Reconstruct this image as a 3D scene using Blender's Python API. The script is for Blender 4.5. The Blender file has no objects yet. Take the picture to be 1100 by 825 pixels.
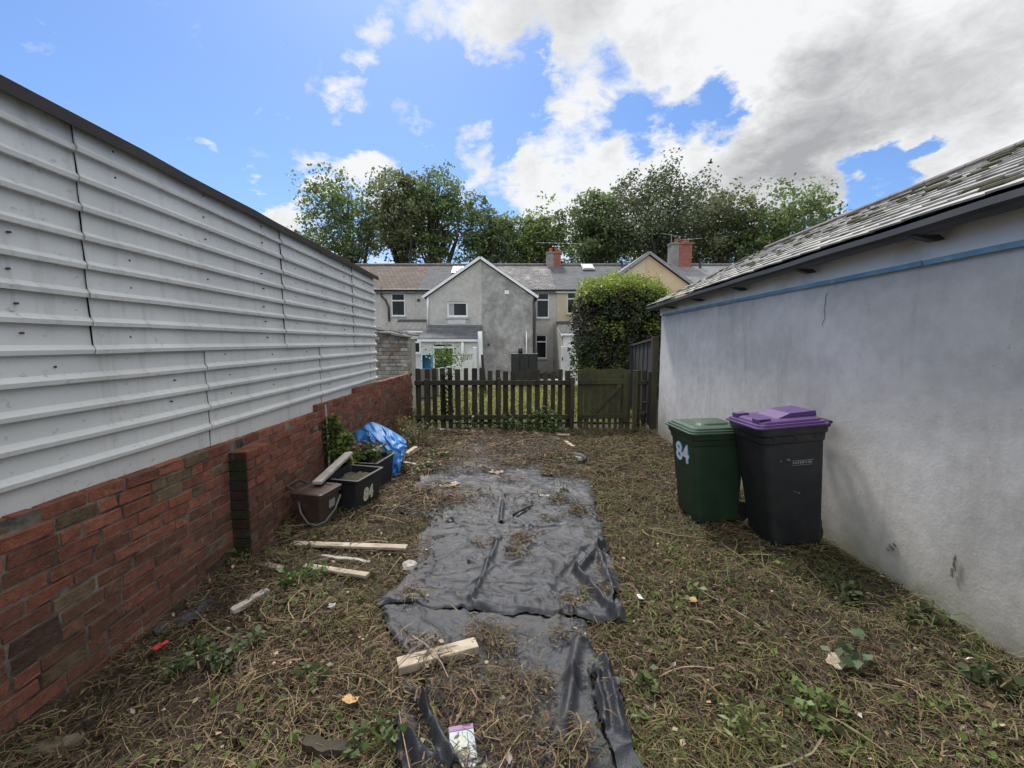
import bpy, math, random
import numpy as np
from mathutils import Vector, Matrix

random.seed(7)
RNG = np.random.default_rng(11)
SC = bpy.context.scene
COL = SC.collection
R = math.radians

# ------------------------------------------------------------------ camera
FPX, CAMH = 470.0, 1.7
PITCH = math.atan(45.5 / FPX)
CP, SP = math.cos(PITCH), math.sin(PITCH)

def ray(px, py):
    cx, cy = (px - 550) / FPX, (412.5 - py) / FPX
    return (cx, CP + cy * SP, -SP + cy * CP)

def at(px, py, Y):
    a, b, c = ray(px, py)
    return Vector((a / b * Y, Y, CAMH + c / b * Y))

def zg(y):
    if y < 2: return -0.02
    if y < 20: return -0.02 - 0.0155 * (y - 2)
    return -0.30

def G(px, py, dz=0.0):
    Y = 3.0
    a, b, c = ray(px, py)
    for _ in range(30):
        Y = (zg(Y) + dz - CAMH) / (c / b)
    return Vector((a / b * Y, Y, zg(Y) + dz))

cam = bpy.data.cameras.new("camera")
cam.sensor_width = 36.0
cam.lens = 36.0 * FPX / 1100.0
cam.clip_start = 0.05
cam.clip_end = 2000
camo = bpy.data.objects.new("camera", cam)
COL.objects.link(camo)
camo.location = (0, 0, CAMH)
camo.rotation_euler = (math.pi / 2 - PITCH, 0, 0)
SC.camera = camo

# ------------------------------------------------------------------ numpy noise
def _h(ix, iy, seed):
    n = (ix.astype(np.int64) * 374761393 + iy.astype(np.int64) * 668265263 + seed * 1442695041) & 0x7fffffff
    n = ((n ^ (n >> 13)) * 1274126177) & 0x7fffffff
    n = n ^ (n >> 16)
    return (n & 0xffff) / 65535.0

def vnoise(x, y, seed=0):
    x = np.asarray(x, float); y = np.asarray(y, float)
    ix, iy = np.floor(x), np.floor(y)
    fx, fy = x - ix, y - iy
    fx = fx * fx * (3 - 2 * fx); fy = fy * fy * (3 - 2 * fy)
    a, b = _h(ix, iy, seed), _h(ix + 1, iy, seed)
    c, d = _h(ix, iy + 1, seed), _h(ix + 1, iy + 1, seed)
    return (a + (b - a) * fx) * (1 - fy) + (c + (d - c) * fx) * fy

def fbm(x, y, seed=0, octv=4):
    s, a, t = 0.0, 0.5, 0.0
    x = np.asarray(x, float); y = np.asarray(y, float)
    for k in range(octv):
        s = s + a * vnoise(x * 2 ** k + 17 * k, y * 2 ** k - 9 * k, seed + k); t += a; a *= 0.5
    return s / t

# ------------------------------------------------------------------ materials
def new_mat(name):
    m = bpy.data.materials.new(name); m.use_nodes = True
    nt = m.node_tree
    b = nt.nodes["Principled BSDF"]
    return m, nt, b

def N(nt, typ, **kw):
    n = nt.nodes.new(typ)
    for k, v in kw.items():
        if k.startswith('i_'):
            n.inputs[k[2:].replace('_', ' ')].default_value = v
        else: setattr(n, k, v)
    return n

def c4(c): return (c[0], c[1], c[2], 1.0)

def noise_node(nt, vec, scale, detail=6.0, rough=0.6, dist=0.0):
    n = N(nt, 'ShaderNodeTexNoise')
    n.inputs['Scale'].default_value = scale
    n.inputs['Detail'].default_value = detail
    n.inputs['Roughness'].default_value = rough
    n.inputs['Distortion'].default_value = dist
    nt.links.new(vec, n.inputs['Vector'])
    return n.outputs['Fac']

def ramp(nt, fac, a, b, ca, cb):
    r = N(nt, 'ShaderNodeValToRGB')
    r.color_ramp.elements[0].position = a; r.color_ramp.elements[0].color = c4(ca)
    r.color_ramp.elements[1].position = b; r.color_ramp.elements[1].color = c4(cb)
    nt.links.new(fac, r.inputs['Fac'])
    return r.outputs['Color']

def mixc(nt, fac, a, b, mode='MIX'):
    m = N(nt, 'ShaderNodeMix'); m.data_type = 'RGBA'; m.blend_type = mode
    for s, v in ((0, fac), (6, a), (7, b)):
        if isinstance(v, (int, float)): m.inputs[s].default_value = v
        elif isinstance(v, (tuple, list)): m.inputs[s].default_value = c4(v)
        else: nt.links.new(v, m.inputs[s])
    return m.outputs[2]

def mapping(nt, vec, scale):
    mp = N(nt, 'ShaderNodeMapping'); mp.inputs['Scale'].default_value = scale
    nt.links.new(vec, mp.inputs['Vector'])
    return mp.outputs['Vector']

def pmat(name, c1, c2=None, scale=3.0, rough=0.7, bump=0.0, bscale=40.0, lo=0.35, hi=0.65, stain=None, sscale=1.0,
         slo=0.5, shi=0.7, attr=False, space='Position', stretch=None, metallic=0.0, spec=0.5, bdist=0.01, transl=0.0, coat=0.0):
    m, nt, b = new_mat(name)
    if space == 'Position':
        vec = N(nt, 'ShaderNodeNewGeometry').outputs['Position']
    else:
        vec = N(nt, 'ShaderNodeTexCoord').outputs['Object']
    v2 = mapping(nt, vec, stretch) if stretch else vec
    if c2 is None: c2 = tuple(x * 0.8 for x in c1)
    if attr:
        a = N(nt, 'ShaderNodeAttribute', attribute_name='Col').outputs['Color']
        f = noise_node(nt, v2, scale)
        col = mixc(nt, 1.0, a, ramp(nt, f, lo, hi, c1, c2), 'MULTIPLY')
    else:
        col = ramp(nt, noise_node(nt, v2, scale), lo, hi, c1, c2)
    if stain:
        f = noise_node(nt, vec, sscale, 8, 0.65)
        fr = ramp(nt, f, slo, shi, (0, 0, 0), (1, 1, 1))
        col = mixc(nt, fr, col, stain)
    nt.links.new(col, b.inputs['Base Color'])
    b.inputs['Roughness'].default_value = rough
    b.inputs['Metallic'].default_value = metallic
    b.inputs['Specular IOR Level'].default_value = spec
    if coat: b.inputs['Coat Weight'].default_value = coat
    if bump:
        bn = N(nt, 'ShaderNodeBump'); bn.inputs['Strength'].default_value = bump; bn.inputs['Distance'].default_value = bdist
        nt.links.new(noise_node(nt, v2, bscale, 6, 0.65), bn.inputs['Height'])
        nt.links.new(bn.outputs['Normal'], b.inputs['Normal'])
    if transl:
        tr = N(nt, 'ShaderNodeBsdfTranslucent')
        nt.links.new(col, tr.inputs['Color'])
        mx = N(nt, 'ShaderNodeMixShader'); mx.inputs[0].default_value = transl
        nt.links.new(b.outputs[0], mx.inputs[1]); nt.links.new(tr.outputs[0], mx.inputs[2])
        nt.links.new(mx.outputs[0], nt.nodes['Material Output'].inputs['Surface'])
    return m

W1 = (1, 1, 1)
M = {}
M['soil'] = pmat('soil', (0.024, 0.017, 0.012), (0.072, 0.053, 0.035), 7, 0.95, 0.9, 60, stain=(0.05, 0.055, 0.022), sscale=1.3, bdist=0.02)
M['earth_far'] = pmat('earth_far', (0.07, 0.08, 0.03), (0.12, 0.12, 0.06), 0.4, 0.95, 0.6, 10)
M['litter'] = pmat('litter', (0.75, 0.75, 0.75), (1.15, 1.15, 1.15), 30, 0.85, attr=True, spec=0.2)
M['leaf'] = pmat('leaf', (0.8, 0.8, 0.8), (1.2, 1.2, 1.2), 6, 0.5, attr=True, spec=0.35, transl=0.3)
M['treeleaf'] = pmat('treeleaf', (0.75, 0.75, 0.75), (1.25, 1.25, 1.2), 0.5, 0.55, attr=True, spec=0.3, transl=0.35)
M['bark'] = pmat('bark', (0.05, 0.045, 0.035), (0.12, 0.11, 0.085), 3, 0.9, 0.6, 14, stretch=(1, 1, 0.25))
def brick_mat():
    m, nt, b = new_mat('brick')
    pos = N(nt, 'ShaderNodeNewGeometry').outputs['Position']
    a = N(nt, 'ShaderNodeAttribute', attribute_name='Col').outputs['Color']
    col = mixc(nt, 1.0, a, ramp(nt, noise_node(nt, pos, 17, 9, 0.7), 0.28, 0.72, (0.55, 0.55, 0.55), (1.28, 1.2, 1.15)), 'MULTIPLY')
    # soot and damp in broad patches, lime smears in small ones
    so = noise_node(nt, pos, 2.6, 9, 0.7)
    col = mixc(nt, ramp(nt, so, 0.54, 0.78, (0, 0, 0), (0.7, 0.7, 0.7)), col, (0.062, 0.046, 0.038))
    li = noise_node(nt, pos, 6.5, 9, 0.75)
    col = mixc(nt, ramp(nt, li, 0.60, 0.72, (0, 0, 0), (0.7, 0.7, 0.7)), col, (0.30, 0.205, 0.155))
    sp = noise_node(nt, pos, 48, 4, 0.6)
    col = mixc(nt, ramp(nt, sp, 0.64, 0.70, (0, 0, 0), (0.6, 0.6, 0.6)), col, (0.035, 0.028, 0.024))
    nt.links.new(col, b.inputs['Base Color'])
    b.inputs['Roughness'].default_value = 0.92; b.inputs['Specular IOR Level'].default_value = 0.25
    bn = N(nt, 'ShaderNodeBump'); bn.inputs['Strength'].default_value = 1.0; bn.inputs['Distance'].default_value = 0.010
    hh = N(nt, 'ShaderNodeMath', operation='MULTIPLY_ADD')
    nt.links.new(noise_node(nt, pos, 22, 7, 0.7), hh.inputs[0]); hh.inputs[1].default_value = 1.6
    nt.links.new(noise_node(nt, pos, 110, 4, 0.6), hh.inputs[2])
    nt.links.new(hh.outputs[0], bn.inputs['Height']); nt.links.new(bn.outputs['Normal'], b.inputs['Normal'])
    return m
M['brick'] = brick_mat()
M['mortar'] = pmat('mortar', (0.030, 0.026, 0.022), (0.24, 0.205, 0.17), 6, 0.95, 0.9, 70)
M['rubble'] = pmat('rubble', (0.55, 0.55, 0.55), (1.15, 1.15, 1.1), 7, 0.95, 0.8, 40, attr=True)
M['moss_timber'] = pmat('moss_timber', (0.017, 0.014, 0.010), (0.048, 0.041, 0.027), 9, 0.9, 0.5, 50, stretch=(1, 1, 0.15), stain=(0.045, 0.050, 0.017), sscale=3.2, slo=0.48, shi=0.72)
M['gate_timber'] = pmat('gate_timber', (0.028, 0.026, 0.015), (0.062, 0.056, 0.032), 9, 0.9, 0.5, 50, stretch=(1, 1, 0.15), stain=(0.062, 0.068, 0.022), sscale=2.4, slo=0.4, shi=0.65)
M['black_timber'] = pmat('black_timber', (0.012, 0.012, 0.014), (0.03, 0.03, 0.034), 5, 0.75, 0.3, 40, stretch=(1, 1, 0.2))
M['pale_timber'] = pmat('pale_timber', (0.26, 0.21, 0.155), (0.46, 0.40, 0.31), 14, 0.8, 0.4, 80, stretch=(0.35, 1.2, 1), stain=(0.16, 0.11, 0.07), sscale=9, slo=0.52, shi=0.75)
M['grey_timber'] = pmat('grey_timber', (0.27, 0.25, 0.22), (0.42, 0.39, 0.35), 18, 0.85, 0.4, 80, stretch=(0.4, 0.4, 1), stain=(0.13, 0.11, 0.09), sscale=8, slo=0.55, shi=0.8)
M['rot_timber'] = pmat('rot_timber', (0.13, 0.105, 0.075), (0.24, 0.19, 0.13), 14, 0.9, 0.5, 80, stain=(0.07, 0.055, 0.04), sscale=9, slo=0.48, shi=0.7)
M['iron'] = pmat('iron', (0.02, 0.02, 0.022), (0.05, 0.045, 0.04), 20, 0.6, 0.2, 60, metallic=0.3)
M['screw'] = pmat('screw', (0.06, 0.055, 0.05), (0.12, 0.1, 0.09), 30, 0.5, metallic=0.5)
M['brown_trim'] = pmat('brown_trim', (0.028, 0.02, 0.02), (0.05, 0.036, 0.034), 3, 0.55, 0.2, 25)
M['felt'] = pmat('felt', (0.04, 0.04, 0.042), (0.08, 0.08, 0.08), 2, 0.9, 0.4, 30)
M['green_plastic'] = pmat('green_plastic', (0.012, 0.032, 0.017), (0.017, 0.042, 0.023), 5, 0.5, 0.12, 220, space='Object', stain=(0.055, 0.058, 0.044), sscale=7, slo=0.55, shi=0.95, bdist=0.003)
M['green_lid'] = pmat('green_lid', (0.024, 0.054, 0.034), (0.034, 0.07, 0.046), 6, 0.5, 0.12, 220, space='Object', stain=(0.09, 0.10, 0.08), sscale=5, slo=0.6, shi=0.95, bdist=0.003)
M['black_plastic'] = pmat('black_plastic', (0.012, 0.013, 0.016), (0.019, 0.020, 0.023), 5, 0.48, 0.12, 220, space='Object', stain=(0.055, 0.052, 0.048), sscale=7, slo=0.54, shi=0.95, bdist=0.003)
M['purple_plastic'] = pmat('purple_plastic', (0.070, 0.032, 0.125), (0.09, 0.042, 0.155), 5, 0.42, 0.1, 220, space='Object', stain=(0.16, 0.12, 0.2), sscale=6, slo=0.6, shi=0.95, bdist=0.003)
M['brown_plastic'] = pmat('brown_plastic', (0.045, 0.026, 0.019), (0.068, 0.042, 0.032), 7, 0.5, 0.15, 200, space='Object', stain=(0.11, 0.085, 0.07), sscale=9, slo=0.55, shi=0.85, bdist=0.003)
M['grey_plastic'] = pmat('grey_plastic', (0.075, 0.075, 0.072), (0.12, 0.118, 0.11), 7, 0.5)
M['rubber'] = pmat('rubber', (0.012, 0.012, 0.012), (0.025, 0.024, 0.022), 9, 0.8)
M['sticker'] = pmat('sticker', (0.62, 0.70, 0.80), (0.72, 0.78, 0.86), 20, 0.5, space='Object', stain=(0.3, 0.33, 0.36), sscale=25, slo=0.55, shi=0.75)
M['sticker_blue'] = pmat('sticker_blue', (0.12, 0.36, 0.62), (0.2, 0.45, 0.68), 20, 0.5, space='Object')
M['sticker_old'] = pmat('sticker_old', (0.42, 0.43, 0.30), (0.62, 0.50, 0.42), 25, 0.6, space='Object', stain=(0.3, 0.45, 0.25), sscale=30, slo=0.5, shi=0.6)
M['label_grey'] = pmat('label_grey', (0.2, 0.2, 0.2), (0.3, 0.3, 0.3), 20, 0.6, space='Object')
M['label_white'] = pmat('label_white', (0.55, 0.57, 0.6), (0.7, 0.72, 0.74), 20, 0.5, space='Object')
M['tarp_blue'] = pmat('tarp_blue', (0.025, 0.165, 0.48), (0.05, 0.25, 0.60), 8, 0.5, 0.4, 30, stain=(0.03, 0.15, 0.40), sscale=7, slo=0.5, shi=0.8, transl=0.15)
M['white_paint'] = pmat('white_paint', (0.62, 0.63, 0.64), (0.74, 0.75, 0.75), 2, 0.6, 0.1, 30)
M['upvc'] = pmat('upvc', (0.7, 0.71, 0.72), (0.78, 0.78, 0.78), 2, 0.35)
M['blue_paint'] = pmat('blue_paint', (0.13, 0.28, 0.40), (0.22, 0.38, 0.50), 5, 0.6, stain=(0.45, 0.5, 0.55), sscale=9, slo=0.58, shi=0.75)
M['gutter'] = pmat('gutter', (0.022, 0.02, 0.022), (0.04, 0.036, 0.037), 3, 0.5)
M['slate'] = pmat('slate', (0.75, 0.75, 0.75), (1.2, 1.2, 1.2), 9, 0.85, 0.5, 40, attr=True, stain=(0.42, 0.41, 0.36), sscale=3.5, slo=0.5, shi=0.7)
M['moss'] = pmat('moss', (0.035, 0.036, 0.018), (0.075, 0.07, 0.035), 20, 0.98, 0.8, 60)
M['ridge_tile'] = pmat('ridge_tile', (0.10, 0.085, 0.085), (0.19, 0.165, 0.16), 6, 0.85, 0.4, 40)
M['glass'] = pmat('glass', (0.010, 0.011, 0.013), (0.025, 0.028, 0.032), 0.9, 0.08, spec=0.22)
M['curtain'] = pmat('curtain', (0.25, 0.25, 0.26), (0.45, 0.45, 0.45), 6, 0.8, stretch=(6, 6, 0.2))
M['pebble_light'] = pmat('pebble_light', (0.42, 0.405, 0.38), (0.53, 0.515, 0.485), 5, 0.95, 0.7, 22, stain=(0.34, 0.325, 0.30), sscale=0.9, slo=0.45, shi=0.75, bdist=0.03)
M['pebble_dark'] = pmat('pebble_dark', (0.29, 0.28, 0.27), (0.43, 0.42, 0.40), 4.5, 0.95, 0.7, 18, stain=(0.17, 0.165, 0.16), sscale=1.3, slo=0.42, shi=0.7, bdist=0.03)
M['cream'] = pmat('cream', (0.56, 0.48, 0.345), (0.62, 0.54, 0.40), 1.2, 0.9, 0.2, 20, stain=(0.45, 0.39, 0.29), sscale=1.1, slo=0.5, shi=0.8)
M['peach'] = pmat('peach', (0.53, 0.40, 0.25), (0.60, 0.46, 0.30), 1.2, 0.9, 0.2, 20, stain=(0.43, 0.33, 0.22), sscale=1.1, slo=0.5, shi=0.8)
M['offwhite'] = pmat('offwhite', (0.48, 0.48, 0.465), (0.6, 0.6, 0.58), 1.6, 0.85, 0.2, 20)
M['roof_brown'] = None
M['lead'] = pmat('lead', (0.2, 0.2, 0.21), (0.3, 0.3, 0.3), 2, 0.7)
M['chimney_brick'] = None
M['grey_render'] = pmat('grey_render', (0.18, 0.17, 0.165), (0.28, 0.26, 0.25), 3, 0.95, 0.5, 25)
M['terracotta'] = pmat('terracotta', (0.30, 0.09, 0.05), (0.36, 0.13, 0.08), 3, 0.85)
M['alu'] = pmat('alu', (0.35, 0.35, 0.36), (0.45, 0.45, 0.45), 3, 0.4, metallic=0.6)
M['bluebin'] = pmat('bluebin', (0.02, 0.2, 0.42), (0.04, 0.28, 0.5), 3, 0.4)
M['concrete'] = pmat('concrete', (0.38, 0.37, 0.35), (0.52, 0.51, 0.49), 2, 0.9, 0.3, 20)
M['grass'] = pmat('grass', (0.10, 0.13, 0.03), (0.22, 0.23, 0.065), 2.5, 0.95, 0.8, 30, bdist=0.03)
M['stone'] = pmat('stone', (0.22, 0.215, 0.2), (0.38, 0.37, 0.345), 25, 0.8, 0.4, 60)
M['red_plastic'] = pmat('red_plastic', (0.6, 0.04, 0.05), (0.7, 0.07, 0.07), 20, 0.4)
M['carton_white'] = pmat('carton_white', (0.36, 0.42, 0.46), (0.46, 0.51, 0.55), 15, 0.6, stain=(0.42, 0.44, 0.34), sscale=12, slo=0.55, shi=0.8)
M['carton_purple'] = pmat('carton_purple', (0.22, 0.10, 0.22), (0.3, 0.16, 0.3), 15, 0.6)
M['carton_blue'] = pmat('carton_blue', (0.05, 0.14, 0.2), (0.08, 0.2, 0.28), 15, 0.6)
M['ink'] = pmat('ink', (0.03, 0.035, 0.04), (0.05, 0.055, 0.06), 15, 0.6)
M['deadleaf'] = pmat('deadleaf', (0.34, 0.2, 0.08), (0.46, 0.28, 0.13), 40, 0.8, space='Object')
M['paper'] = pmat('paper', (0.42, 0.43, 0.43), (0.58, 0.58, 0.57), 40, 0.7)

def tile_mat(name, c1, c2, cm, bw, bh, axis_z=2.0, rough=0.85, mort=0.02, stain=None, spec=0.4):
    m, nt, b = new_mat(name)
    pos = N(nt, 'ShaderNodeNewGeometry').outputs['Position']
    sx = N(nt, 'ShaderNodeSeparateXYZ'); nt.links.new(pos, sx.inputs[0])
    add = N(nt, 'ShaderNodeMath', operation='MULTIPLY'); nt.links.new(sx.outputs['Z'], add.inputs[0]); add.inputs[1].default_value = axis_z
    xa = N(nt, 'ShaderNodeMath', operation='ADD'); nt.links.new(sx.outputs['X'], xa.inputs[0])
    if axis_z == 1.0: nt.links.new(sx.outputs['Y'], xa.inputs[1])
    else: xa.inputs[1].default_value = 0
    cb = N(nt, 'ShaderNodeCombineXYZ'); nt.links.new(xa.outputs[0], cb.inputs['X']); nt.links.new(add.outputs[0], cb.inputs['Y'])
    bt = N(nt, 'ShaderNodeTexBrick')
    bt.inputs['Scale'].default_value = 1.0
    bt.inputs['Brick Width'].default_value = bw; bt.inputs['Row Height'].default_value = bh
    bt.inputs['Mortar Size'].default_value = mort; bt.inputs['Mortar Smooth'].default_value = 0.2
    bt.inputs['Color1'].default_value = c4(c1); bt.inputs['Color2'].default_value = c4(c2); bt.inputs['Mortar'].default_value = c4(cm)
    nt.links.new(cb.outputs[0], bt.inputs['Vector'])
    col = bt.outputs['Color']
    f = noise_node(nt, pos, 1.7, 8, 0.65)
    col = mixc(nt, 1.0, col, ramp(nt, f, 0.3, 0.7, (0.75, 0.75, 0.75), (1.2, 1.2, 1.2)), 'MULTIPLY')
    if stain:
        f2 = noise_node(nt, pos, 1.1, 10, 0.75)
        col = mixc(nt, ramp(nt, f2, 0.5, 0.62, (0, 0, 0), (1, 1, 1)), col, stain)
    nt.links.new(col, b.inputs['Base Color'])
    b.inputs['Roughness'].default_value = rough
    b.inputs['Specular IOR Level'].default_value = spec
    bn = N(nt, 'ShaderNodeBump'); bn.inputs['Strength'].default_value = 0.7; bn.inputs['Distance'].default_value = 0.03
    nt.links.new(bt.outputs['Fac'], bn.inputs['Height']); bn.invert = True
    nt.links.new(bn.outputs['Normal'], b.inputs['Normal'])
    return m

M['roof_brown'] = tile_mat('roof_brown', (0.085, 0.062, 0.052), (0.13, 0.10, 0.085), (0.035, 0.028, 0.025), 0.30, 0.34, rough=0.9)
M['roof_grey'] = tile_mat('roof_grey', (0.095, 0.10, 0.11), (0.118, 0.123, 0.133), (0.055, 0.058, 0.062), 0.6, 0.25, mort=0.012, rough=0.9, spec=0.2)
M['roof_slate'] = tile_mat('roof_slate', (0.10, 0.10, 0.105), (0.17, 0.165, 0.165), (0.04, 0.04, 0.042), 0.3, 0.24, stain=(0.28, 0.27, 0.26))
M['roof_blue'] = tile_mat('roof_blue', (0.095, 0.10, 0.11), (0.12, 0.125, 0.135), (0.055, 0.057, 0.062), 0.3, 0.24, mort=0.012, rough=0.85, spec=0.25)
M['roof_pale'] = tile_mat('roof_pale', (0.16, 0.17, 0.18), (0.19, 0.2, 0.21), (0.10, 0.105, 0.11), 0.3, 0.24, mort=0.012, rough=0.55)
M['roof_dark'] = tile_mat('roof_dark', (0.05, 0.05, 0.055), (0.08, 0.08, 0.085), (0.02, 0.02, 0.022), 0.3, 0.28)
M['chimney_brick'] = tile_mat('chimney_brick', (0.30, 0.085, 0.055), (0.36, 0.12, 0.08), (0.2, 0.16, 0.14), 0.225, 0.075, axis_z=1.0, mort=0.008)

def render_wall_mat():
    m, nt, b = new_mat('painted_render')
    pos = N(nt, 'ShaderNodeNewGeometry').outputs['Position']
    sx = N(nt, 'ShaderNodeSeparateXYZ'); nt.links.new(pos, sx.inputs[0])
    col = ramp(nt, noise_node(nt, pos, 1.1, 8, 0.6, 0.4), 0.3, 0.7, (0.52, 0.505, 0.495), (0.62, 0.605, 0.595))
    str_ = noise_node(nt, mapping(nt, pos, (1, 3.2, 0.5)), 1.0, 7, 0.6, 0.5)
    col = mixc(nt, ramp(nt, str_, 0.52, 0.72, (0, 0, 0), (0.75, 0.75, 0.75)), col, (0.385, 0.365, 0.345))
    pt = noise_node(nt, mapping(nt, pos, (1, 1, 1.3)), 0.55, 3, 0.45, 1.0)
    col = mixc(nt, 1.0, col, ramp(nt, pt, 0.42, 0.56, (0.93, 0.93, 0.92), (1.05, 1.05, 1.05)), 'MULTIPLY')
    spk = noise_node(nt, pos, 28, 3, 0.5)
    col = mixc(nt, ramp(nt, spk, 0.70, 0.74, (0, 0, 0), (0.5, 0.5, 0.5)), col, (0.22, 0.22, 0.22))
    fine = noise_node(nt, pos, 7, 9, 0.7)
    col = mixc(nt, 1.0, col, ramp(nt, fine, 0.3, 0.7, (0.86, 0.86, 0.86), (1.1, 1.1, 1.1)), 'MULTIPLY')
    # green algae and splashed dirt near the ground, with its own ragged edge
    hn = N(nt, 'ShaderNodeMath', operation='MULTIPLY_ADD')
    nt.links.new(noise_node(nt, pos, 3.0, 8, 0.7), hn.inputs[0]); hn.inputs[1].default_value = -0.75
    nt.links.new(sx.outputs['Z'], hn.inputs[2])
    mr = N(nt, 'ShaderNodeMapRange'); mr.interpolation_type = 'SMOOTHSTEP'
    nt.links.new(hn.outputs[0], mr.inputs['Value'])
    mr.inputs['From Min'].default_value = -0.62; mr.inputs['From Max'].default_value = 0.26; mr.inputs['To Min'].default_value = 0.95; mr.inputs['To Max'].default_value = 0.0
    col = mixc(nt, mr.outputs[0], col, (0.20, 0.195, 0.13))
    nt.links.new(col, b.inputs['Base Color'])
    b.inputs['Roughness'].default_value = 0.85
    b.inputs['Specular IOR Level'].default_value = 0.3
    bn = N(nt, 'ShaderNodeBump'); bn.inputs['Strength'].default_value = 0.22; bn.inputs['Distance'].default_value = 0.012
    hh = N(nt, 'ShaderNodeMath', operation='MULTIPLY_ADD')
    nt.links.new(noise_node(nt, pos, 3.5, 5, 0.6), hh.inputs[0]); hh.inputs[1].default_value = 2.5
    nt.links.new(noise_node(nt, pos, 45, 5, 0.6), hh.inputs[2])
    nt.links.new(hh.outputs[0], bn.inputs['Height'])
    nt.links.new(bn.outputs['Normal'], b.inputs['Normal'])
    return m
M['painted_render'] = render_wall_mat()

def cladding_mat():
    m, nt, b = new_mat('cladding')
    pos = N(nt, 'ShaderNodeNewGeometry').outputs['Position']
    col = ramp(nt, noise_node(nt, pos, 1.3, 7, 0.6), 0.3, 0.7, (0.57, 0.58, 0.57), (0.68, 0.685, 0.67))
    run = noise_node(nt, mapping(nt, pos, (1, 9, 0.9)), 1.6, 8, 0.65)
    col = mixc(nt, ramp(nt, run, 0.52, 0.78, (0, 0, 0), (0.6, 0.6, 0.6)), col, (0.36, 0.355, 0.335))
    sc = noise_node(nt, mapping(nt, pos, (1, 1, 1.6)), 16, 7, 0.7)
    col = mixc(nt, ramp(nt, sc, 0.61, 0.70, (0, 0, 0), (0.75, 0.75, 0.75)), col, (0.25, 0.245, 0.23))
    nt.links.new(col, b.inputs['Base Color'])
    b.inputs['Roughness'].default_value = 0.45
    b.inputs['Specular IOR Level'].default_value = 0.4
    bn = N(nt, 'ShaderNodeBump'); bn.inputs['Strength'].default_value = 0.25; bn.inputs['Distance'].default_value = 0.02
    nt.links.new(noise_node(nt, pos, 2.5, 4, 0.5), bn.inputs['Height'])
    nt.links.new(bn.outputs['Normal'], b.inputs['Normal'])
    return m
M['cladding'] = cladding_mat()

def membrane_mat():
    m, nt, b = new_mat('weed_membrane')
    pos = N(nt, 'ShaderNodeNewGeometry').outputs['Position']
    col = ramp(nt, noise_node(nt, pos, 4, 7, 0.6), 0.3, 0.7, (0.026, 0.029, 0.037), (0.048, 0.052, 0.063))
    f = noise_node(nt, pos, 3.1, 10, 0.75)
    col = mixc(nt, ramp(nt, f, 0.5, 0.78, (0, 0, 0), (0.6, 0.6, 0.6)), col, (0.10, 0.093, 0.082))
    sp = noise_node(nt, pos, 70, 3, 0.5)
    col = mixc(nt, ramp(nt, sp, 0.68, 0.73, (0, 0, 0), (0.8, 0.8, 0.8)), col, (0.11, 0.085, 0.055))
    nt.links.new(col, b.inputs['Base Color'])
    r = ramp(nt, f, 0.35, 0.7, (0.30, 0.30, 0.30), (0.55, 0.55, 0.55))
    nt.links.new(r, b.inputs['Roughness'])
    b.inputs['Specular IOR Level'].default_value = 0.36
    bn = N(nt, 'ShaderNodeBump'); bn.inputs['Strength'].default_value = 0.6; bn.inputs['Distance'].default_value = 0.008
    hh = N(nt, 'ShaderNodeMath', operation='MULTIPLY_ADD')
    rg = N(nt, 'ShaderNodeTexNoise', noise_type='RIDGED_MULTIFRACTAL'); rg.inputs['Scale'].default_value = 7; rg.inputs['Detail'].default_value = 3; rg.inputs['Distortion'].default_value = 0.8
    nt.links.new(mapping(nt, pos, (1, 1.5, 1)), rg.inputs['Vector'])
    nt.links.new(rg.outputs['Fac'], hh.inputs[0]); hh.inputs[1].default_value = 1.6
    nt.links.new(noise_node(nt, pos, 160, 3, 0.6), hh.inputs[2])
    nt.links.new(hh.outputs[0], bn.inputs['Height'])
    nt.links.new(bn.outputs['Normal'], b.inputs['Normal'])
    return m
M['membrane'] = membrane_mat()

# ------------------------------------------------------------------ mesh helpers
def tag(o, label=None, cat=None, group=None, kind=None):
    if label: o['label'] = label
    if cat: o['category'] = cat
    if group: o['group'] = group
    if kind: o['kind'] = kind
    return o

def thing(name, loc, label, cat, group=None, rotz=0.0):
    o = bpy.data.objects.new(name, None); COL.objects.link(o)
    o.empty_display_size = 0.1
    o.location = loc; o.rotation_euler = (0, 0, rotz)
    return tag(o, label, cat, group)

def root_of(o):
    while o.parent: o = o.parent
    return o

def local_mat(parent):
    r = root_of(parent)
    return (Matrix.Translation(r.location) @ r.rotation_euler.to_matrix().to_4x4()).inverted()

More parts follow.
